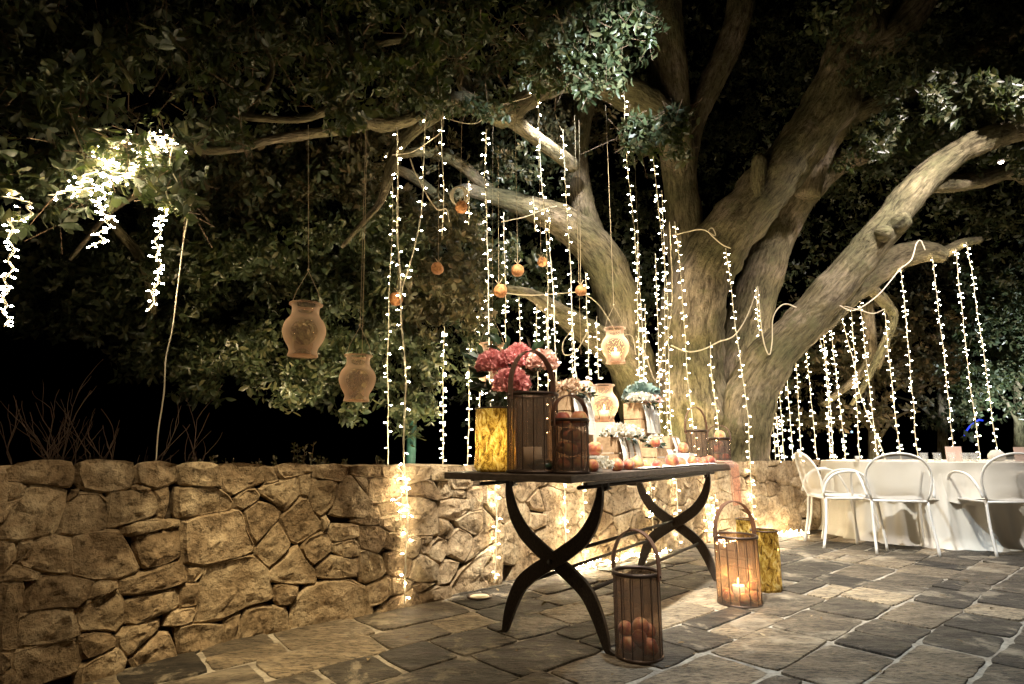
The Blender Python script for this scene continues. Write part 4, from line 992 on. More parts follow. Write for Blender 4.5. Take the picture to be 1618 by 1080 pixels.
# ================================================================== SERVING TABLE
TL = Vector((.57, .8216, 0)); TW = Vector((.8216, -.57, 0)); TC = Vector((.19, 2.80, 0))
TZ = .76
def tp(u, v, z=TZ):  # u along from the near frame, v inward from the long near edge
    q = TC + TL * u + TW * (.305 - v); return Vector((q.x, q.y, z))
def tpx(px, v, z=TZ):
    """table point at across-offset v seen in column px"""
    lo, hi = -.6, 2.6
    for _ in range(40):
        mid_ = (lo + hi) / 2
        if PX(tp(mid_, v, z + .05))[0] < px: lo = mid_
        else: hi = mid_
    return tp(lo, v, z)
AXT = (TL, TW, Vector((0, 0, 1)))
tb = thing('serving_table', TC, 'long dark iron table with two crossed curved leg frames, loaded with lanterns, peaches and flowers', 'table')
m = MB(); ctr = TC + TL * .915 - TW * .03; m.box((ctr.x, ctr.y, .745), (2.55, .67, .030), AXT)
top = part('tabletop', m, M_TOP, tb)
bv = top.modifiers.new('b', 'BEVEL'); bv.width = .003; bv.segments = 2
m = MB()
for v in (-.30, .30):
    q = TC + TL * .92 + TW * v; m.box((q.x, q.y, .722), (2.3, .02, .012), AXT)
part('apron', m, M_IRON, top)
prof = [(-.262, .712), (-.255, .64), (-.225, .55), (-.165, .465), (-.08, .40), (0, .352), (.085, .300), (.165, .235), (.215, .15), (.245, .07), (.262, .015), (.285, .004), (.30, .003)]
wd = [.018, .036, .054, .064, .068, .066, .068, .066, .058, .044, .026, .014, .007]
for u in (0, 1.66):
    for sgn in (1, -1):
        m = MB(); sp = spline([(a, z, w_) for (a, z), w_ in zip(prof, wd)], 4)
        pts = [TC + TL * (u + .013 * sgn) + TW * (a * sgn) + Vector((0, 0, z)) for a, z, _ in sp]
        m.ribbon(pts, [w_ for *_, w_ in sp], .022, TL); part('leg', m, M_IRON, tb)
    m = MB(); q = TC + TL * u; m.tube([q + TL * -.03 + Vector((0, 0, .352)), q + TL * .03 + Vector((0, 0, .352))], .013, 8); part('bolt', m, M_IRON, tb)
for (a, z, lab) in ((0.0, .372, None), (-.165, .235, None), (.165, .235, None)):
    m = MB(); m.tube([TC + TL * .01 + TW * a + Vector((0, 0, z)), TC + TL * 1.65 + TW * a + Vector((0, 0, z))], .0095, 8); part('stretcher', m, M_IRON, tb)
for a in (-.262, .262):
    m = MB(); m.tube([TC + TL * -.22 + TW * a + Vector((0, 0, .704)), TC + TL * 1.78 + TW * a + Vector((0, 0, .704))], .009, 8); rl_ = part('rail', m, M_IRON, tb)
    for u in (.05, 1.60):
        m = MB(); q = TC + TL * u + TW * a + Vector((0, 0, .69)); m.tube([q - TL * .02, q + TL * .02], .009, 8); m.tube([q - TL * .045 + Vector((0, 0, -.012)), q + TL * .045 + Vector((0, 0, -.004))], .004, 6); m.box(q + Vector((0, 0, .012)), (.022, .022, .02), AXT); part('wing_bolt', m, M_IRON, rl_)

# ------------------------------------------------------------------ lanterns of copper tinted staves
def lantern(loc, r, h, hh, ang, label, nst=14, tint=None, hr=.5, hdir=None):
    t = thing('copper_lantern', loc, label, 'lantern'); L0 = Vector(loc)
    for k in range(nst):
        a0 = 2 * math.pi * k / nst + ang; m = MB(); g = .06; vs = []
        for j in range(4):
            a = a0 + (2 * math.pi / nst) * (g / 2 + (1 - g) * j / 3)
            for z in (.008, h):
                vs.append(L0 + Vector((r * math.cos(a), r * math.sin(a), z)))
        m.add(vs, [(2 * j, 2 * j + 2, 2 * j + 3, 2 * j + 1) for j in range(3)]); part('stave', m, tint or M_COPPER, t)
        
    m = MB()
    for k in range(nst):
        a = 2 * math.pi * k / nst + ang; c, s_ = math.cos(a), math.sin(a); m.tube([L0 + Vector((r * c, r * s_, .004)), L0 + Vector((r * c, r * s_, h))], .0022, 4, cap=False)
    part('stave_frame', m, M_RIM, t)
    m = MB(); m.lathe(L0, [(r + .001, h - .012), (r + .006, h - .012), (r + .006, h + .002), (r - .004, h + .002), (r - .004, h - .012), (r + .001, h - .012)], 28); part('rim', m, M_RIM, t)
    m = MB(); m.lathe(L0, [(.0005, .001), (r + .004, .001), (r + .004, .014), (r - .002, .014), (.0005, .008)], 28); part('base', m, M_RIM, t)
    # strap handle
    hd = hdir or Vector((math.cos(ang + .3), math.sin(ang + .3), 0)); nrm = Vector((-hd.y, hd.x, 0)); pts = []
    rr = r * 1.03 + .006
    for i in range(25):
        a = math.pi * i / 24; pts.append(L0 + hd * (-rr * math.cos(a) * (1 if i in (0, 24) else (.93 + .07 * abs(math.cos(a))))) + Vector((0, 0, h - .0 + hh * math.sin(a) ** .8)))
    pts = [pts[0] - Vector((0, 0, .03))] + pts + [pts[-1] - Vector((0, 0, .03))]
    m = MB(); m.ribbon(pts, .005, .018 + r * .15, nrm); hn = part('handle', m, M_LEATHER, t)
    for s_ in (-1, 1):
        m = MB(); q = L0 + hd * (s_ * (rr + .003)) + Vector((0, 0, h - .012)); m.tube([q, q + hd * s_ * .005], .006, 8); part('rivet', m, M_RIM, hn)
    return t
PEACH_PROF = [(0.0006, .012), (.12, .0), (.45, .03), (.78, .16), (.97, .40), (1.0, .62), (.93, .88), (.74, 1.12), (.46, 1.27), (.2, 1.28), (.06, 1.20), (.0006, 1.18)]
def peach_mesh(nm='peach', seed=0, mt=None):
    m = MB(); n = 20; vs = []; fs = []
    for (r_, z) in PEACH_PROF:
        for k in range(n):
            a = 2 * math.pi * k / n; q = 1 - .10 * math.exp(-((a - math.pi) / .28) ** 2) * (1 if .05 < r_ else 0) + .03 * math.sin(a * 2 + seed)
            vs.append((r_ * q * math.cos(a), r_ * q * math.sin(a), z * 1.42))
    for i in range(len(PEACH_PROF) - 1):
        for k in range(n): fs.append((i * n + k, i * n + (k + 1) % n, (i + 1) * n + (k + 1) % n, (i + 1) * n + k))
    m.add(vs, fs); return m.mesh(nm, mt or M_PEACH)
PM = [peach_mesh(seed=i) for i in range(3)]
def peach(loc, r, label, group=None, rz=None, tilt=0, cat='peach', me=None):
    o = link('peach', me or PM[rl.randrange(3)], None, loc); o.scale = (r, r, r); o.rotation_euler = (tilt, rl.uniform(-.2, .2) + (tilt * .3), rz if rz is not None else rl.uniform(0, 6.28))
    return tag(o, label, cat, group)
def stack(p0, lst, where, group):
    zs = sorted(z for _, _, z, _ in lst); seen = {}
    for i, (dx, dy, z, rr) in enumerate(lst):
        lay = 'bottom' if z < .05 else ('top' if z >= zs[-1] - .02 else 'middle')
        pos = ('left' if dx < -.015 else 'right' if dx > .015 else 'central') + (' front' if dy < -.015 else ' back' if dy > .015 else '')
        lab = 'peach at the %s %s inside %s' % (lay, pos, where); seen[lab] = seen.get(lab, 0) + 1
        peach(Vector(p0) + Vector((dx, dy, z)), rr * .86, lab, group)
def candle(loc, r, h, label, lit=True, power=1.2, col=(1, .55, .2)):
    t = thing('candle', loc, label, 'candle'); L0 = Vector(loc); m = MB(); m.lathe(L0, [(.0005, 0), (r, 0), (r, h), (r * .8, h - .003), (.0005, h - .006)], 20); part('wax', m, M_WAX, t)
    m = MB(); m.tube([L0 + Vector((0, 0, h - .006)), L0 + Vector((0, 0, h + .008))], .0012, 4); part('wick', m, M_RIM, t)
    if lit:
        m = MB(); m.lathe(L0 + Vector((0, 0, h + .006)), [(.0005, 0), (.0045, .006), (.005, .012), (.003, .024), (.0004, .034)], 10); part('flame', m, M_FLAME, t)
        d = bpy.data.lights.new('candle_light', 'POINT'); d.energy = power; d.color = col; d.shadow_soft_size = .012; lo = bpy.data.objects.new('candle_light', d); COL.objects.link(lo); lo.parent = t; lo.location = (0, 0, h + .03)
    return t
# floor lanterns
p = G(1010, 1037); r1 = .098
lantern(p, r1, .345, .17, .2, 'unlit copper lantern holding peaches, standing on the paving at the near table foot', hdir=Vector((.75, -.55, 0)).normalized())
stack(p, [(-.045, .0, .015, .04), (.04, -.035, .015, .042), (.03, .045, .015, .04), (-.01, -.05, .062, .036), (.02, .01, .085, .042), (-.05, .03, .075, .036), (.05, .02, .07, .035)], 'the unlit floor lantern', 'peaches in the floor lantern at the near table foot')
p = G(1170, 958) + Vector((.02, .06, 0))
lantern(p, .120, .375, .19, .35, 'lit copper lantern glowing on the paving beside the far table foot', hdir=Vector((1, .25, 0)).normalized())
candle(p + Vector((0, .0, .015)), .032, .085, 'burning candle inside the lantern on the paving', True, 7)
stack(p, [(-.07, -.02, .015, .038), (.07, -.02, .015, .04), (.0, -.075, .015, .036), (.05, .065, .015, .038), (-.05, .06, .015, .036), (.075, -.01, .07, .034)], 'the lit floor lantern', 'peaches in the lit floor lantern')
def gold(loc, r, h, label, name='gold_vase', seed=1, flare=1.0):
    t = thing(name, loc, label, 'vase'); m = MB(); pr = [(.0005, .002), (r * .9, .002), (r, .02)] + [(r * (1 + (flare - 1) * k / 12), .02 + (h - .02) * k / 12) for k in range(1, 13)]
    m.lathe((0, 0, 0), pr, 40, wob=.07, seed=seed); m2 = MB(); m2.add([Vector(v) + Vector(loc) for v in m.v], m.f); part('body', m2, M_GOLD, t)
    m = MB(); m.lathe(Vector(loc), [(r * flare - .006, h - .002), (r * flare + .003, h - .003), (r * flare + .003, h + .004), (r * flare - .006, h + .004), (r * flare - .006, h - .002)], 40); part('rim', m, M_RIM, t)
    return t
gold(G(1216, 938) + Vector((.03, .08, 0)), .082, .36, 'crackled gold glass vase standing behind the lit floor lantern', seed=4)
gv = G(1182, 880); gold(Vector((gv.x, gv.y, 0)), .075, .30, 'small gold glass cup seen through the handle of the lit lantern', 'gold_cup', seed=7)
# ------------------------------------------------------------------ on the table
q = tpx(783, .50); gold(q, .098, .295, 'tall crackled gold vase at the near left corner of the table', seed=2); candle(q + Vector((0, 0, .03)), .03, .06, 'small candle burning down inside the gold vase on the table', True, 3.2, (1, .80, .48))
q = tpx(842, .28); q = q + TL * .0
lantern(q, .116, .355, .20, .1, 'largest copper lantern, on the table in front of the carnations', nst=15, hdir=Vector((.62, .45, 0)).normalized())
candle(q + Vector((.0, .02, .015)), .042, .10, 'thick white pillar candle inside the largest copper lantern', False)
m = MB(); m.lathe(q + Vector((.04, -.05, .018)), [(.0005, 0), (.05, .0), (.06, .02), (.03, .04), (.0005, .045)], 12, wob=.3); solo('leaf_bundle', m, M_DGREEN, q, 'dark greenery lying in the bottom of the largest lantern', 'greenery')
q2 = tpx(902, .10)
lantern(q2, .079, .235, .105, .0, 'small copper lantern full of peaches at the near corner of the table', nst=12, hdir=Vector((.7, .35, 0)).normalized())
stack(q2, [(-.036, -.01, .015, .036), (.036, -.01, .015, .037), (.0, .04, .015, .035), (.0, -.02, .075, .038), (.03, .03, .08, .034), (-.035, .02, .085, .034), (.012, -.025, .135, .036), (-.02, .02, .145, .034)], 'the small lantern at the near table corner', 'peaches in the small table lantern')
peach(q2 + Vector((-.034, .0, .20)), .036, 'red peach on top of the small lantern, left of its handle')
peach(q2 + Vector((.040, -.01, .20)), .038, 'pale yellow peach on top of the small lantern, right of its handle')
# carnations in a dark vase behind the big lantern
vz = tpx(818, .52); m = MB(); m.lathe(vz, [(.0005, 0), (.05, 0), (.055, .1), (.05, .30), (.056, .35), (.05, .35), (.045, .3), (.0005, .02)], 20)
solo('dark_glass_vase', m, mat('smoked_glass', (.03, .02, .015), .15), vz, 'smoky brown vase holding the carnations, hidden behind the largest lantern', 'vase')
def petals(c, r, n, size, m, name='bloom', parent=None, squash=.8, curl=.9, name_=''):
    u = unit(n); u[:, 2] = np.abs(u[:, 2]) * 1.0 - .25; u /= np.linalg.norm(u, axis=1, keepdims=True); rad = r * rng.uniform(.25, 1, (n, 1)) ** .5
    O = u * rad * np.array([1, 1, squash]); Dn = u * curl + unit(n) * .55; U = u * .8 + .9 * unit(n)
    Dn = Dn - u * rng.uniform(-.3, .3, (n, 1)) * (0 if name_ == 'sage' else 1)
    return leaf_mesh(name, O + np.array(c), Dn, U, size * rng.uniform(.6, 1.1, n), m, wl(parent) if parent else c, True)
def bloom(px, py, r, m, label, n=330, Y=None, base=None, cat='flower'):
    c = P(px, py, Y); t = thing('carnation', c, label, cat, None)
    o = link('petals', petals(c, r, n * 3, r * .30, m, 'petals', t, .95, .75), t); o['kind'] = 'stuff'
    b_ = base or (vz + Vector((0, 0, .33))); mm = MB(); mm.tube(spline([tuple(c), tuple((c + b_) / 2 + Vector((0, 0, .02))), tuple(b_)], 5), .0035, 5); part('stem', mm, M_DGREEN, t); return t
YB = vz.y
bloom(779, 578, .080, M_PINK, 'deep pink carnation leftmost in the bouquet', Y=YB)
bloom(808, 612 - 4, .082, M_PINK, 'lowest and largest pink carnation, above the gold vase', 380, Y=YB - .12)
bloom(806, 572, .066, M_PINK, 'pink carnation in the middle of the bouquet', 300, Y=YB - .04)
bloom(820, 560, .060, M_PINK, 'topmost pink carnation in the bouquet', 280, Y=YB + .03)
bloom(856, 575, .074, M_BLUSH, 'pale blush carnation behind the handle of the largest lantern', 340, Y=YB - .02)
t = thing('camellia_foliage', vz + Vector((0, 0, .33)), 'dark glossy leaves between and below the pink carnations', 'foliage')
O = []; 
for (px, py, n_) in [(757, 570, 12), (770, 610, 14), (795, 556, 10), (832, 585, 16), (790, 626, 16), (840, 556, 10), (800, 590, 12), (765, 592, 12), (785, 545, 8), (825, 615, 14)]:
    c = P(px, py, YB + .03)
    for k in range(n_): O.append((c + Vector((rl.uniform(-.03, .03), rl.uniform(-.04, .03), rl.uniform(-.02, .02)))))
O = np.array(O); cc = np.array(vz + Vector((0, 0, .42))); o = link('leaves', leaf_mesh('leaves', O, (O - cc) + unit(len(O)) * .12, unit(len(O)), np.full(len(O), .075), M_DGREEN, wl(t)), t); o['kind'] = 'stuff'

# crates, cards and little things
def crate(u_px, v, z0, lx, ly, h, label, slats=3, rz=0):
    c = tpx(u_px, v); c.z = z0; t = thing('wooden_crate', c, label, 'crate'); C0 = Vector(c); sh_ = h / slats
    ax = AXT
    for side in range(4):
        for k in range(slats):
            m = MB(); zc = C0.z + sh_ * (k + .5)
            if side < 2: s_ = -1 if side == 0 else 1; m.box(C0 + TW * (s_ * (ly / 2 - .004)) + Vector((0, 0, zc - C0.z)), (lx, .008, sh_ - .006), ax)
            else: s_ = -1 if side == 2 else 1; m.box(C0 + TL * (s_ * (lx / 2 + .001)) + Vector((0, 0, zc - C0.z)), (.008, ly - .018, sh_ - .006), ax)
            part('slat', m, M_WOOD, t)
    m = MB(); m.box(C0 + Vector((0, 0, h - .004)), (lx - .006, ly - .018, .006), ax); part('lid', m, M_WOOD, t)
    for i in (-1, 1):
        for j in (-1, 1): m = MB(); m.box(C0 + TL * (i * (lx / 2 - .012)) + TW * (j * (ly / 2 - .014)) + Vector((0, 0, h / 2 - .002)), (.014, .012, h - .01), ax); part('post', m, M_WOOD, t)
    return C0, lx, ly, h
def card(c, w_, h, label, lean=.16, yaw=0, m_=None):
    ax = TL.copy(); ax.rotate(Matrix.Rotation(yaw, 3, 'Z')); nn = Vector((ax.y, -ax.x, 0)); upv = (Vector((0, 0, 1)) - nn * lean).normalized(); m = MB()
    out = upv.cross(ax).normalized(); rows = 5; vs = []
    for side in (0, 1):
        for i in range(rows + 1):
            for j in (-.5, 0, .5):
                vs.append(c + ax * (w_ * j) + upv * (h * i / rows) + nn * (.010 * math.sin(i / rows * 3.0) - .0012 * side))
    K = 3 * (rows + 1); fs = []
    for side in (0, 1):
        for i in range(rows):
            for j in range(2):
                a = side * K + i * 3 + j; f = (a, a + 1, a + 4, a + 3); fs.append(f if side == 0 else tuple(reversed(f)))
    for i in range(rows): fs += [(i * 3, K + i * 3, K + i * 3 + 3, i * 3 + 3), (i * 3 + 2, i * 3 + 5, K + i * 3 + 5, K + i * 3 + 2)]
    m.add(vs, fs, 0, False); o = link('escort_card', m.mesh('escort_card', m_ or M_CARD, c), None, c); return tag(o, label, 'card')
c1, *_ = crate(903, .34, TZ, .28, .12, .195, 'lower wooden crate of the left stack behind the small lantern', 2)
c2, *_ = crate(903, .34, TZ + .197, .26, .115, .200, 'upper wooden crate of the left stack, carrying dried flowers and a white cup', 2)
c3, *_ = crate(975, .20, TZ, .25, .115, .170, 'front wooden crate topped with white blossoms, behind the row of peaches', 2)
c4, *_ = crate(1015, .36, TZ, .32, .13, .19, 'lower wooden crate of the right stack', 2)
c5, *_ = crate(1014, .36, TZ + .192, .26, .12, .215, 'upper wooden crate of the right stack under white blossoms and the succulent', 2)
c7, *_ = crate(1056, .33, TZ, .18, .10, .20, 'pale crate behind the low small one at the right of the display', 2)
c6, *_ = crate(1036, .19, TZ, .22, .10, .115, 'low small crate with a tiny posy, right of the front crate', 2)
nside = TW * .142
def oncrate(cc, a, o, z, ly): return Vector((cc.x, cc.y, 0)) + TL * a + TW * (ly / 2 + o) + Vector((0, 0, z))
cards = [
 (c2, -.055, .115, TZ + .19, .10, .20, 'tall white card leaning on the left stack, nearest the big lantern'), (c2, .065, .115, TZ + .18, .10, .20, 'white card leaning on the left stack, left of the lit glass lantern'),
 (c3, -.085, .115, TZ + .006, .075, .168, 'left of the three narrow cards leaning on the front crate'), (c3, .0, .115, TZ + .006, .075, .168, 'middle of the three narrow cards leaning on the front crate'), (c3, .09, .115, TZ + .006, .075, .16, 'right of the three narrow cards leaning on the front crate'),
 (c5, -.085, .12, TZ + .21, .075, .19, 'left of the three cards leaning on the upper right crate'), (c5, .0, .12, TZ + .21, .075, .19, 'middle of the three cards leaning on the upper right crate'), (c5, .09, .12, TZ + .21, .075, .185, 'right of the three cards leaning on the upper right crate'),
 (c7, -.045, .10, TZ + .02, .07, .17, 'card leaning on the crate behind the candle glasses, left one'), (c7, .045, .10, TZ + .02, .07, .17, 'card leaning on the crate behind the candle glasses, right one'),
 (c6, .05, .10, TZ + .004, .07, .10, 'small low card right of the tiny posy'),
 (c4, -.02, .13, TZ + .04, .09, .16, 'card leaning on the lower right crate, left one'), (c4, .09, .13, TZ + .04, .09, .16, 'card leaning on the lower right crate, right one')]
for (cc, a, ly, z, w_, h, lab) in cards: card(oncrate(cc, a, .034, z, ly), w_, h, lab, lean=.15, yaw=rl.uniform(-.12, .12))
def posy(c, rad, n, m_, label, name='blossom_cluster', size=.02, sq=.55, greens=True):
    t = thing(name, c, label, 'flowers'); o = link('petals', petals(c, rad, n, size, m_, 'petals', t, sq, .8 if m_ is not M_SAGE else 1.6, 'sage' if m_ is M_SAGE else ''), t); o['kind'] = 'stuff'
    if greens:
        u = unit(40); O = np.array(c) + u * rad * np.array([1, 1, .25]) * .9 - np.array([0, 0, rad * .25]); o = link('leaves', leaf_mesh('leaves', O, u, unit(40), np.full(40, .035), M_DGREEN, wl(t)), t); o['kind'] = 'stuff'
    return t
posy(Vector((c2.x, c2.y, TZ + .415)) + TW * .03 - TL * .06, .075, 260, M_PAPERY, 'dried blush blossoms on the left stack behind the lantern handle', size=.024)
posy(Vector((c2.x, c2.y, TZ + .41)) + TW * .05 + TL * .05, .055, 160, M_CREAM, 'small cream dried flowers beside the white cup', size=.02)
posy(Vector((c3.x, c3.y, TZ + .19)) + TW * .03 - TL * .04, .085, 420, M_CREAM, 'white blossoms heaped on the front crate, left part', size=.024, sq=.5)
posy(Vector((c3.x, c3.y, TZ + .185)) + TW * .05 + TL * .09, .065, 260, M_CREAM, 'white blossoms hanging over the cards of the front crate', size=.024, sq=.6)
posy(Vector((c5.x, c5.y, TZ + .43)) + TW * .04 - TL * .08, .085, 420, M_CREAM, 'white and blush blossoms on the upper right crate beside the succulent', size=.024, sq=.45)
posy(Vector((c5.x, c5.y, TZ + .425)) + TW * .08 + TL * .03, .06, 240, M_BLUSH, 'blush blossoms in front of the succulent', size=.022, sq=.5)
posy(Vector((c5.x, c5.y, TZ + .46)) + TL * .10 - TW * .02, .10, 420, M_SAGE, 'blue-green leafy succulent crowning the right stack', 'succulent', size=.05, sq=.75, greens=False)
posy(Vector((c6.x, c6.y, TZ + .15)), .045, 150, M_CREAM, 'tiny posy with dark leaves on the low small crate', size=.018, sq=.9)
# white cup, lit hurricane, candle glasses
def cup(c, r, h, label, m_=None, name='white_cup', lit=0):
    t = thing(name, c, label, 'cup'); m = MB(); m.lathe(c, [(.0005, .001), (r * .8, .001), (r, h), (r - .003, h), (r * .76, .006), (.0005, .006)], 22); part('body', m, m_ or M_WHITE, t)
    if lit:
        m = MB(); m.lathe(c + Vector((0, 0, .006)), [(.0005, 0), (r * .7, 0), (r * .78, h * .4), (.0005, h * .4)], 14); part('wax', m, M_WAX, t)
        m = MB(); m.lathe(c + Vector((0, 0, h * .4 + .01)), [(.0005, 0), (.004, .006), (.0035, .014), (.0004, .024)], 8); part('flame', m, M_FLAME, t)
        d = bpy.data.lights.new('candle_light', 'POINT'); d.energy = lit; d.color = (1, .62, .3); d.shadow_soft_size = .01; lo = bpy.data.objects.new('candle_light', d); COL.objects.link(lo); lo.parent = t; lo.location = (0, 0, h * .4 + .03)
    return t
cup(Vector((c2.x, c2.y, TZ + .395)) + TL * .12 + TW * .02, .034, .075, 'white tapered cup standing on the left stack beside the topmost peach')
HP = [(.066, 0), (.066, .006), (.061, .024), (.066, .042), (.083, .072), (.093, .102), (.094, .125), (.085, .155), (.067, .180), (.060, .197), (.060, .222), (.065, .234), (.069, .24)]
def hurricane(c, sc, label, wire=None, lit=0, cnd=False):
    t = thing('glass_lantern', c, label, 'lantern'); c = Vector(c); m = MB(); m.lathe(c, [(r * sc, z * sc) for r, z in spline(HP, 3)], 36); part('shade', m, M_HURR, t)
    m = MB(); m.lathe(c, [(.066 * sc, .236 * sc), (.073 * sc, .237 * sc), (.073 * sc, .243 * sc), (.066 * sc, .243 * sc), (.066 * sc, .236 * sc)], 36); part('rim', m, M_HURR, t)
    m = MB(); m.lathe(c, [(.0005, .001), (.061 * sc, .001), (.061 * sc, .006), (.0005, .006)], 30); part('bottom', m, M_HURR, t)
    if wire is not None:
        m = MB(); zt = c + Vector((0, 0, .40 * sc))
        for s_ in (-1, 1): m.tube([c + Vector((s_ * .068 * sc, 0, .24 * sc)), c + Vector((s_ * .05 * sc, 0, .30 * sc)), zt], .0012, 4, cap=False)
        m.tube([zt - Vector((.004, 0, 0)), zt + Vector((0, 0, .012))], .005, 5); m.tube([zt, wire], .0012, 4, cap=False); part('cord', m, M_TWINE, t)
    if cnd or lit:
        m = MB(); m.lathe(c + Vector((0, 0, .007)), [(.0005, 0), (.03 * sc, 0), (.03 * sc, .07 * sc), (.0005, .07 * sc)], 14); part('candle', m, M_WAX, t)
    if lit:
        m = MB(); m.lathe(c + Vector((0, 0, .08 * sc)), [(.0005, 0), (.005, .008), (.004, .02), (.0004, .032)], 8); part('flame', m, M_FLAME, t)
        d = bpy.data.lights.new('candle_light', 'POINT'); d.energy = lit; d.color = (1, .70, .42); d.shadow_soft_size = .015; lo = bpy.data.objects.new('candle_light', d); COL.objects.link(lo); lo.parent = t; lo.location = (0, 0, .12 * sc)
    return t
hb = tpx(957, .36); hz = Vector((hb.x, hb.y, TZ)); 
m = MB(); m.box(hz + Vector((0, 0, .130)), (.15, .13, .258), AXT); solo('cloth_covered_box', m, M_PAPER, hz, 'cream box under the glowing glass lantern between the two crate stacks', 'box')
hurricane(hz + Vector((0, 0, .262)), .92, 'glowing peach glass lantern standing between the two crate stacks', None, 2.2)
for i, (px, v, h, lab, lt) in enumerate([(1060, .30, .10, 'lit candle glass right of the low small crate', .6), (1072, .34, .09, 'clear candle glass next to the card stack, farther right', .3), (1052, .42, .18, 'tall clear glass behind the candle glasses', 0)]):
    cup(tpx(px, v), .036, h, lab, M_CLEAR, 'candle_glass', lt)
pc = tpx(941, .12); m = MB(); m.box(pc + Vector((0, 0, .068)), (.13, .08, .010), AXT); m.box(pc + Vector((0, 0, .0315)), (.07, .04, .062), AXT); solo('cake_stand', m, M_LINEN, pc, 'small white stand carrying a peach, beside the small lantern', 'stand')
# peaches on and along the table
rowp = [(936,.05,.031,'greenish peach at the corner beside the small lantern'),(977,.06,.034,'orange peach first in the row along the table edge, left of the glowing one'),(989,.09,.031,'yellow peach second in the row along the table edge'),(1011,.05,.038,'large red peach in the row, below the card gap'),(1023,.08,.032,'yellow peach tucked right of the large red one'),(1033,.07,.030,'small pale peach with its stalk hollow showing'),
 (1063,.05,.040,'big red peach in the middle of the right-hand row'),(1082,.05,.038,'brownish peach right of the big red one'),(1090,.10,.034,'peach second right of the big red one'),(1098,.08,.036,'peach third right of the big red one'),(1107,.10,.035,'orange peach beside the pale one near the far lanterns'),(1124,.06,.040,'pale yellow peach at the far end of the row')]
for (px, v, r_, lab) in rowp: peach(tpx(px, v) + Vector((0, 0, .004)), r_, lab, tilt=rl.choice((0, .5, 1.0)))
peach(Vector((pc.x, pc.y, TZ + .074)), .036, 'peach on the small white stand')
peach(Vector((c2.x, c2.y, TZ + .393)) + TL * .22 + TW * .03 - TL * .02 - TL * .07, .045, 'topmost orange peach on the left stack')
peach(Vector((c6.x, c6.y, TZ + .118)) - TL * .085 + TW * .04, .032, 'red peach on the left end of the low small crate')
peach(Vector((c3.x, c3.y, TZ + .17)) + TL * .20 - TL * .10 - TW * .02, .042, 'orange peach with its stalk on the front crate')
q = tpx(1080, .22); m = MB(); m.box(q + Vector((0, 0, .04)), (.12, .12, .078), AXT); solo('small_box', m, M_LINEN, q, 'small white box under a yellow peach near the far lantern', 'box'); peach(q + Vector((0, 0, .08)), .040, 'yellow peach on the small white box')
posy(tpx(953, .05) + Vector((0, 0, .03)), .038, 170, M_CREAM, 'white flower head lying at the table edge left of the peach row', size=.02, sq=.8, greens=False)
q3 = tpx(1107, .40); lantern(q3, .088, .27, .20, .2, 'tall copper lantern at the far end of the table, handle raised', nst=12, hdir=Vector((1, .1, 0)).normalized())
q4 = tpx(1138, .16); lantern(q4, .082, .20, .10, .1, 'small copper lantern of peaches at the far end of the table', nst=12, hdir=Vector((.8, -.5, 0)).normalized())
stack(q4, [(-.036, -.01, .015, .038), (.036, -.01, .015, .038), (.0, .04, .015, .035), (-.03, -.02, .08, .038), (.03, .02, .08, .036), (.0, -.02, .12, .034)], 'the small lantern at the far table end', 'peaches in the far table lantern')
peach(q4 + Vector((.0, -.02, .175)), .045, 'peach crowning the small lantern at the far end of the table')
# linen under the peaches, chiffon over the edge
m = MB(); nu, nv = 70, 8; vs = []
for i in range(nu + 1):
    for j in range(nv + 1):
        u_ = .42 + 1.36 * i / nu; v = .012 + .17 * j / nv; z = .006 + .012 * max(0, noise.noise(Vector((u_ * 14, v * 22, 2)))) * (1 if 0 < j < nv else .3) + .003; vs.append(tp(u_, v + .006 * noise.noise(Vector((u_ * 9, 0, 0))), TZ + z))
m.add(vs, [(i * (nv + 1) + j, (i + 1) * (nv + 1) + j, (i + 1) * (nv + 1) + j + 1, i * (nv + 1) + j + 1) for i in range(nu) for j in range(nv)]); solo('table_linen', m, M_LINEN, tp(.42, 0), 'rumpled white cloth strip under the row of peaches', 'cloth')
m = MB(); vs = []; nu, nv = 26, 22
uc = .0; lo_ = tpx(1152, 0); 
ub = (lo_ - tp(0, 0)).dot(TL)
for i in range(nu + 1):
    for j in range(nv + 1):
        a = (i / nu - .5); t_ = j / nv
        if t_ < .35: v = .16 - .165 * (t_ / .35); z = .012 + .006 * noise.noise(Vector((a * 9, t_ * 8, 0))); spread_ = .30 - .10 * t_
        else: v = -.006 - .02 * abs(math.sin(a * 14)) - .02 * t_; z = -.29 * (t_ - .35) / .65; spread_ = .265 * (1 - .35 * (t_ - .35))
        f_ = .012 * math.sin(a * 26 + t_ * 2)
        vs.append(tp(ub + a * spread_ - .03 * t_, v - abs(f_) * (1 if t_ > .35 else 0), TZ + z + (f_ * .4 + .006 if t_ <= .35 else 0)))
m.add(vs, [(i * (nv + 1) + j, (i + 1) * (nv + 1) + j, (i + 1) * (nv + 1) + j + 1, i * (nv + 1) + j + 1) for i in range(nu) for j in range(nv)]); solo('chiffon_runner', m, M_CHIFFON, tp(ub, 0), 'sheer peach-pink chiffon hanging over the far edge of the table', 'runner')

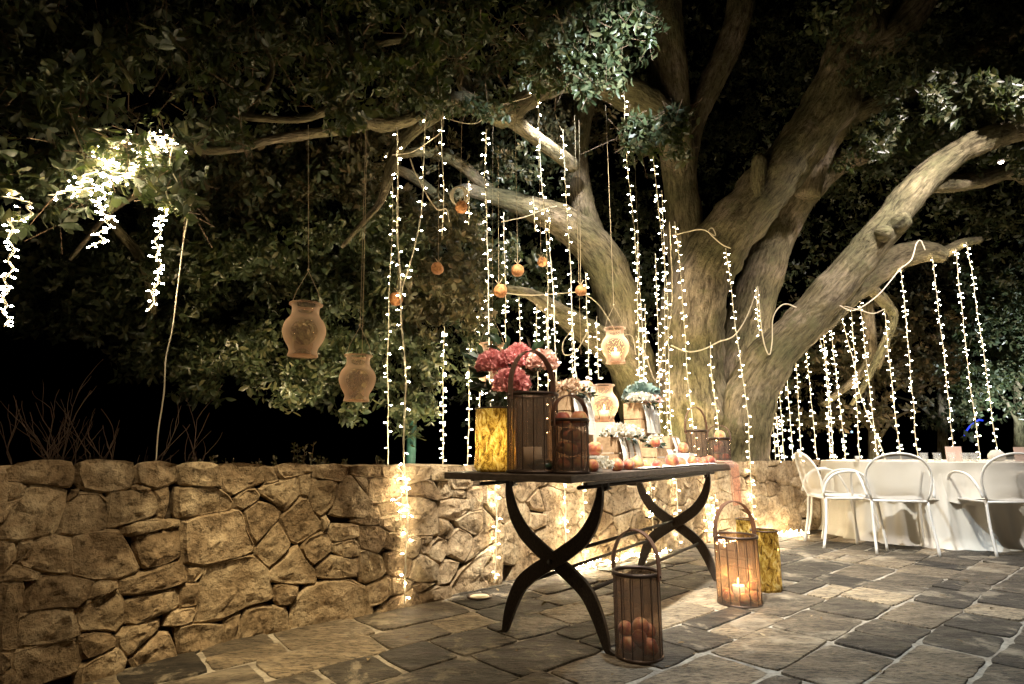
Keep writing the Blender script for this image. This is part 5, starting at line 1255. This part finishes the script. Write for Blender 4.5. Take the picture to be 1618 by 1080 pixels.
# ------------------------------------------------------------------ hanging lanterns and peaches
def hang_to(px, py, Y, ptop): return P(ptop[0], ptop[1], Y)
for (px, pyb, Y, hpx, topx, lab) in [(478, 563, 3.0, 82, (487, 197), 'leftmost hanging peach-glass lantern'), (563, 634, 2.9, 72, (578, 205), 'second hanging glass lantern, lower and right of the leftmost'), (973, 574, 3.7, 55, (957, 165), 'hanging glass lantern in front of the trunk fork'), (777, 612, 4.6, 68, (779, 200), 'hanging glass lantern mostly hidden behind the carnations')]:
    b_ = P(px, pyb, Y); t_ = P(px, pyb - hpx, Y); sc = (t_.z - b_.z) / .24; top_ = P(topx[0], topx[1], Y); hurricane(b_, sc, lab, wire=top_, cnd=False, lit=(1.2 if px == 973 else 0))
for (px, py, Y, rpx, tx, lab, yl) in [(727, 325, 4.3, 10, (730, 190), 'dried orange hanging topmost, at the end of the pale limb', 0), (692, 422, 3.8, 10, (694, 180), 'dried orange hanging leftmost but one, over dark leaves', 0), (628, 471, 3.4, 11, (630, 250), 'dried orange hanging leftmost, on the long light string', 0), (818, 425, 4.0, 10, (814, 170), 'dried orange hanging level between two light strings below the pale limb', 0), (788, 458, 3.9, 11, (787, 230), 'dried orange hanging beside the bright dense light string', 0), (855, 413, 4.4, 8, (850, 180), 'small yellow fruit hanging in front of the pale limb', 1), (918, 457, 4.2, 9, (915, 190), 'yellow fruit hanging on the slack level cable', 1)]:
    c = P(px, py + rpx * .95, Y); d_ = Y * math.cos(PITCH) + (c.z - CH) * math.sin(PITCH); r = rpx * d_ / 900
    t = thing('hanging_fruit', c, lab, 'fruit'); o = link('fruit', bpy.data.meshes.get('orange_a') or peach_mesh('orange_a', 0, M_ORANGE), t); o.scale = (r, r, r * 1.03); o.rotation_euler = (.2, .2, rl.uniform(0, 6))
    m = MB(); tt = P(tx[0], tx[1], Y); m.tube([c + Vector((0, 0, r * 1.9)), tt], .0016, 4, cap=False); m.tube([c + Vector((0, 0, r * 1.8)), c + Vector((r * .5, 0, r * 2.7))], .003, 4); m.tube([c + Vector((0, 0, r * 1.8)), c + Vector((-r * .5, 0, r * 2.5))], .003, 4); part('twine', m, M_TWINE, t)
for i, (x0, y0, x1, y1, Y, lab) in enumerate([(907, 150, 918, 560, 4.3, 'bare thin wire hanging in front of the upper left limb'), (580, 200, 572, 560, 3.3, 'bare thread hanging left of the curtain of lights'), (1003, 250, 1012, 470, 4.3, 'bare thin wire hanging right of the pale leaves')]):
    m = MB(); m.tube([P(x0, y0, Y), P(x1, y1, Y)], .002, 4); solo('hanging_wire', m, M_TWINE, P(x0, y0, Y), lab, 'wire')
nf = 130; O = np.zeros((nf, 3)); k = 0
while k < nf:
    x, y = rl.uniform(-2, 5), rl.uniform(1.9, 6.2)
    if on_terrace(x, y)[0] and on_terrace(x, y)[1] > .02 and rl.random() < .4 + .6 * (on_terrace(x, y)[1] < .5): O[k] = (x, y, .012); k += 1
dn = unit(nf); dn[:, 2] *= .15; up = np.tile([0, 0, 1.0], (nf, 1)) + .3 * unit(nf)
fl_ = link('fallen_leaves', leaf_mesh('fallen_leaves', O, dn, up, rng.uniform(.015, .05, nf), leafmat('dry_leaf', (.10, .06, .025), (.2, .13, .06), (.34, .27, .17), .1, .7), (0, 0, 0))); tag(fl_, 'scattered dry leaves and petals lying on the paving', None, None, 'stuff')
# in-ground light and tree lamp
gl = G(758, 944, .004); t = thing('ground_light', gl, 'round recessed light set in the paving at the wall foot', 'light')
m = MB(); m.lathe(gl, [(.0005, .002), (.075, .002), (.075, .010), (.062, .012), (.058, .006), (.0005, .006)], 30); part('rim', m, M_RIM, t); m = MB(); m.lathe(gl, [(.0005, .009), (.057, .009)], 24); part('lens', m, mat('frosted_lens', (.7, .6, .4), .2), t)
tl = P(1582, 256, 5.6); t = thing('tree_lamp', tl, 'small bright lamp fixed under the right-hand oak limb', 'lamp'); m = MB(); m.lathe(tl, [(.0005, .03), (.03, .02), (.034, 0), (.03, 0), (.0005, .022)], 16); part('housing', m, M_IRON, t); m = MB(); m.lathe(tl, [(.0005, .004), (.026, .004), (.015, -.012), (.0005, -.018)], 14); part('bulb', m, emis('lamp_glow', (1, .85, .65), 25), t)

# ================================================================== DINING TABLE
dc = Vector((4.27, 6.12, 0)); dt_ = thing('dining_table', dc, 'long white-clothed dining table with rounded end at the right', 'table')
def capsule(r, ext, n=180):
    """outline of a long table with a round left end; returns points and normals"""
    out = []; Ltot = ext; per = math.pi * r; tot = per + 2 * ext
    for i in range(n):
        s_ = tot * i / (n - 1)
        if s_ < ext: out.append((Vector((ext - s_, -r, 0)), Vector((0, -1, 0))))
        elif s_ < ext + per: a = -math.pi / 2 - (s_ - ext) / r; out.append((Vector((r * math.cos(a), r * math.sin(a), 0)), Vector((math.cos(a), math.sin(a), 0))))
        else: out.append((Vector((s_ - ext - per, r, 0)), Vector((0, 1, 0))))
    return out
ROT = Matrix.Rotation(R(2), 3, 'Z')
def skirt(r, z1, z0, amp, freq, flare, label, name, seed, cat='tablecloth', n=420, pool=False):
    cap = capsule(r, 3.0, n); rows = 16; m = MB(); vs = []; tot = 0; L_ = [0]
    for a, b_ in zip(cap, cap[1:]): L_.append(L_[-1] + (b_[0] - a[0]).length)
    for j in range(rows + 1):
        t_ = j / rows; z = z1 + (z0 - z1) * t_
        for i, (p_, n_) in enumerate(cap):
            l = L_[i]; ph = l * freq + 1.6 * noise.noise(Vector((l * 1.7, seed, 0))); f = (math.sin(ph) * .7 + .5 * math.sin(ph * 2.3 + seed)) * amp * min(1, t_ * 1.6 + .08)
            o = f + flare * t_ ** 1.5 + (.05 * max(0, t_ - .93) / .07 if pool else 0) + .01 * noise.noise(Vector((l * 6, t_ * 3, seed)))
            q = p_ + n_ * o; zz = z + (.02 * math.sin(ph + 1) * t_ if not pool else (.012 * abs(noise.noise(Vector((l * 9, 1, 1)))) if t_ > .95 else 0))
            if j == 0: zz = z1
            v = ROT @ Vector((q.x, q.y, 0)); vs.append(dc + Vector((v.x, v.y, max(.004, zz))))
    fs = [(j * n + i, j * n + i + 1, (j + 1) * n + i + 1, (j + 1) * n + i) for j in range(rows) for i in range(n - 1)]
    m.add(vs, fs); 
    m.add([v + Vector((0, 0, .0015)) for v in vs[:n]], [tuple(reversed(range(n)))], 0, False)
    return solo(name, m, M_LINEN, dc, label, cat)
m = MB(); cp = capsule(.87, 3.0, 60); vs = [dc + ROT @ q[0] + Vector((0, 0, .705)) for q in cp] + [dc + ROT @ q[0] + Vector((0, 0, .735)) for q in cp]; K = 60
m.add(vs, [tuple(range(K)), tuple(range(2 * K - 1, K - 1, -1))] + [(i, K + i, K + (i + 1) % K, (i + 1) % K) for i in range(K)], 0, False); part('tabletop', m, M_WOOD, dt_)
for (x, y) in ((-.4, -.3), (-.4, .3), (2.6, -.3), (2.6, .3)): m = MB(); q = dc + ROT @ Vector((x, y, 0)); m.tube([q, q + Vector((0, 0, .705))], .03, 8); part('leg', m, M_WOOD, dt_)
skirt(.885, .742, .006, .035, 17, .05, 'floor-length white under-cloth pooling on the paving round the dining table', 'tablecloth', 1.3, pool=True)
skirt(.90, .748, .40, .022, 11, .03, 'shorter white over-cloth with a loose hem at half height on the dining table', 'tablecloth', 5.1)
# table pieces
def dq(px, y): d = D(px, 700); return Vector((d.x / d.y * y, y, .751))
for (px, y, w_, h, lab) in [(1505, 5.75, .16, .145, 'pinkish menu card standing under a light string on the dining table'), (1612, 5.75, .15, .14, 'pinkish card standing at the right edge on the dining table')]:
    c = dq(px, y); m = MB(); m.box(c + Vector((0, 0, h / 2)), (w_, .004, h)); m.box(c + Vector((0, .02, .03)), (w_ * .3, .03, .004)); solo('table_card', m, mat('blush_paper', (.72, .52, .44), .8), c, lab, 'card')
for i, (px, lab) in enumerate([(1457, 'cut glass tumbler leftmost on the dining table'), (1478, 'cut glass tumbler second from left on the dining table'), (1500, 'cut glass tumbler in front of the pinkish menu card'), (1522, 'cut glass tumbler just right of the menu card'), (1536, 'cut glass tumbler at the right of the tumbler row')]):
    c = dq(px, 5.5 + .08 * (i % 2)); t = thing('glass_tumbler', c, lab, 'glass', 'tumblers on the dining table'); m = MB(); m.lathe(c, [(.0005, .001), (.028, .001), (.037, .085), (.034, .085), (.025, .012), (.0005, .01)], 14); part('bowl', m, M_CLEAR, t); m = MB(); m.lathe(c + Vector((0, 0, .003)), [(.029, 0), (.033, .02), (.034, .045), (.0325, .045)], 14, wob=.25); part('cut_pattern', m, M_WHITE if False else M_CLEAR, t)
c = dq(1572, 5.9); m = MB(); m.lathe(c, [(.0005, 0), (.05, .002), (.075, .03), (.07, .07), (.04, .105), (.0005, .115)], 20); solo('white_bowl', m, M_LINEN, c, 'round off-white dome right of the last light string on the dining table', 'bowl')
c = dq(1352, 5.75); cup(c, .02, .05, 'tiny white votive at the left end of the dining table')

# ------------------------------------------------------------------ white metal armchairs
def mesh_back():
    m = bpy.data.materials.new('white_mesh_steel'); m.use_nodes = True; nt = m.node_tree; b = nt.nodes['Principled BSDF']; b.inputs['Base Color'].default_value = (.75, .71, .64, 1); b.inputs['Roughness'].default_value = .5
    tr = N(nt, 'ShaderNodeBsdfTransparent')
    mx = N(nt, 'ShaderNodeMixShader'); mx.inputs[0].default_value = .42; L(nt, tr.outputs[0], mx.inputs[1]); L(nt, b.outputs[0], mx.inputs[2]); L(nt, mx.outputs[0], nt.nodes['Material Output'].inputs[0]); return m
M_MESH = mesh_back()
def make_chair(label):
    t = thing('garden_chair', (0, 0, 0), label, 'chair', 'white garden armchairs at the dining table')
    # faces +y ; seat .44 high, back at -y
    m = MB(); vs = []; nx, ny = 10, 10
    for i in range(nx + 1):
        for j in range(ny + 1):
            x = (i / nx - .5); y = (j / ny - .5); r_ = 1 - .12 * (2 * abs(x)) ** 4; vs.append(Vector((x * .44 * (1 - .10 * max(0, -y * 2)), y * .42 * r_, .445 - .012 * (1 - (2 * x) ** 2) + .012 * (y * 2) ** 2)))
    m.add(vs, [(i * (ny + 1) + j, (i + 1) * (ny + 1) + j, (i + 1) * (ny + 1) + j + 1, i * (ny + 1) + j + 1) for i in range(nx) for j in range(ny)])
    b_ = len(m.v); m.add([v - Vector((0, 0, .006)) for v in vs], [(i * (ny + 1) + j, i * (ny + 1) + j + 1, (i + 1) * (ny + 1) + j + 1, (i + 1) * (ny + 1) + j) for i in range(nx) for j in range(ny)]); part('seat', m, M_WHITE, t)
    m = MB(); m.tube([Vector((x, y, .435)) for x, y in [(-.20, -.21), (.20, -.21), (.225, -.12), (.225, .15), (.19, .21), (-.19, .21), (-.225, .15), (-.225, -.12)]], .010, 8, closed=True); part('seat_frame', m, M_WHITE, t)
    arch = []
    for i in range(25):
        a = math.pi * i / 24; x = -.245 * math.cos(a); h = math.sin(a) ** .75; z = .60 + .235 * h; arch.append((x, z))
    full = [(-.195, .43), (-.225, .50)] + arch + [(.225, .50), (.195, .43)]
    yb = lambda x, z: -.205 - .20 * (z - .43) - .05 * (1 - (x / .25) ** 2) * min(1, (z - .43) / .1)
    m = MB(); m.tube([Vector((x, yb(x, z), z)) for x, z in full], .009, 8); part('back_frame', m, M_WHITE, t)
    m = MB(); vs = []; rows = 12; cols = 10
    def halfw(z):
        if z < .60: return .205 + (.245 - .205) * (z - .445) / .155
        s_ = min(1, ((z - .60) / .235)) ** (1 / .75); return .245 * math.sqrt(max(0, 1 - s_ * s_))
    for j in range(rows + 1):
        z = .445 + (.832 - .445) * (1 - (1 - j / rows) ** 1.4); hw = halfw(z)
        for i in range(cols + 1): x = hw * (2 * i / cols - 1); vs.append(Vector((x, yb(x, z), z)))
    m.add(vs, [(j * (cols + 1) + i, j * (cols + 1) + i + 1, (j + 1) * (cols + 1) + i + 1, (j + 1) * (cols + 1) + i) for j in range(rows) for i in range(cols)]); part('backrest', m, M_MESH, t)
    for s_ in (-1, 1):
        m = MB(); m.tube(spline([(s_ * .205, -.20, .43), (s_ * .215, -.22, .22), (s_ * .225, -.265, .0)], 5), .012, 8); part('leg', m, M_WHITE, t)
        m = MB(); m.tube(spline([(s_ * .245, -.235, .47), (s_ * .265, -.20, .58), (s_ * .275, -.12, .655), (s_ * .28, 0, .675), (s_ * .28, .10, .645), (s_ * .275, .165, .54), (s_ * .265, .20, .42), (s_ * .262, .225, .2), (s_ * .262, .245, .0)], 5), .0115, 8); ar = part('armrest', m, M_WHITE, t)
        m = MB(); m.tube([Vector((s_ * .27, .17, .44)), Vector((s_ * .2, .15, .435))], .009, 6); part('brace', m, M_WHITE, ar)
    return t
ch0 = make_chair('white armchair seen from behind, nearest complete one at the dining table')
def seat(o, x, y, face): o.location = (x, y, 0); o.rotation_euler = (0, 0, math.atan2(face[1], face[0]) - math.pi / 2)
seat(ch0, 3.37, 5.22, (.32, .95))
for (x, y, f, lab) in [(4.20, 5.12, (.10, .99), 'white armchair cut off by the right edge, seen from behind'), (3.06, 5.50, (.97, -.12), 'white armchair seen side-on, nearer of the two at the left of the table'), (3.33, 5.98, (.97, -.20), 'white armchair by the wall, farther of the two at the left of the table')]:
    c = copy_tree(ch0); c['label'] = lab; seat(c, x, y, f)
# distant blue decoration and lamp
t = thing('blue_light_tube', P(1545, 675, 12), 'deep blue glowing curved light far off between the two rightmost strings', 'light'); m = MB(); m.tube([P(x, y, 12) for x, y in [(1524, 688), (1527, 681), (1532, 674), (1540, 667), (1547, 663), (1553, 664)]], .018, 6); part('tube', m, emis('blue_glow', (.02, .06, 1), 1.2), t)
m = MB(); q = P(1346, 682, 14); m.lathe(q, [(.0005, -.03), (.03, 0), (.0005, .03)], 8); solo('far_lamp', m, emis('pale_blue_glow', (.4, .65, 1), 2.5), q, 'tiny pale blue lamp far off between the light strings', 'lamp')
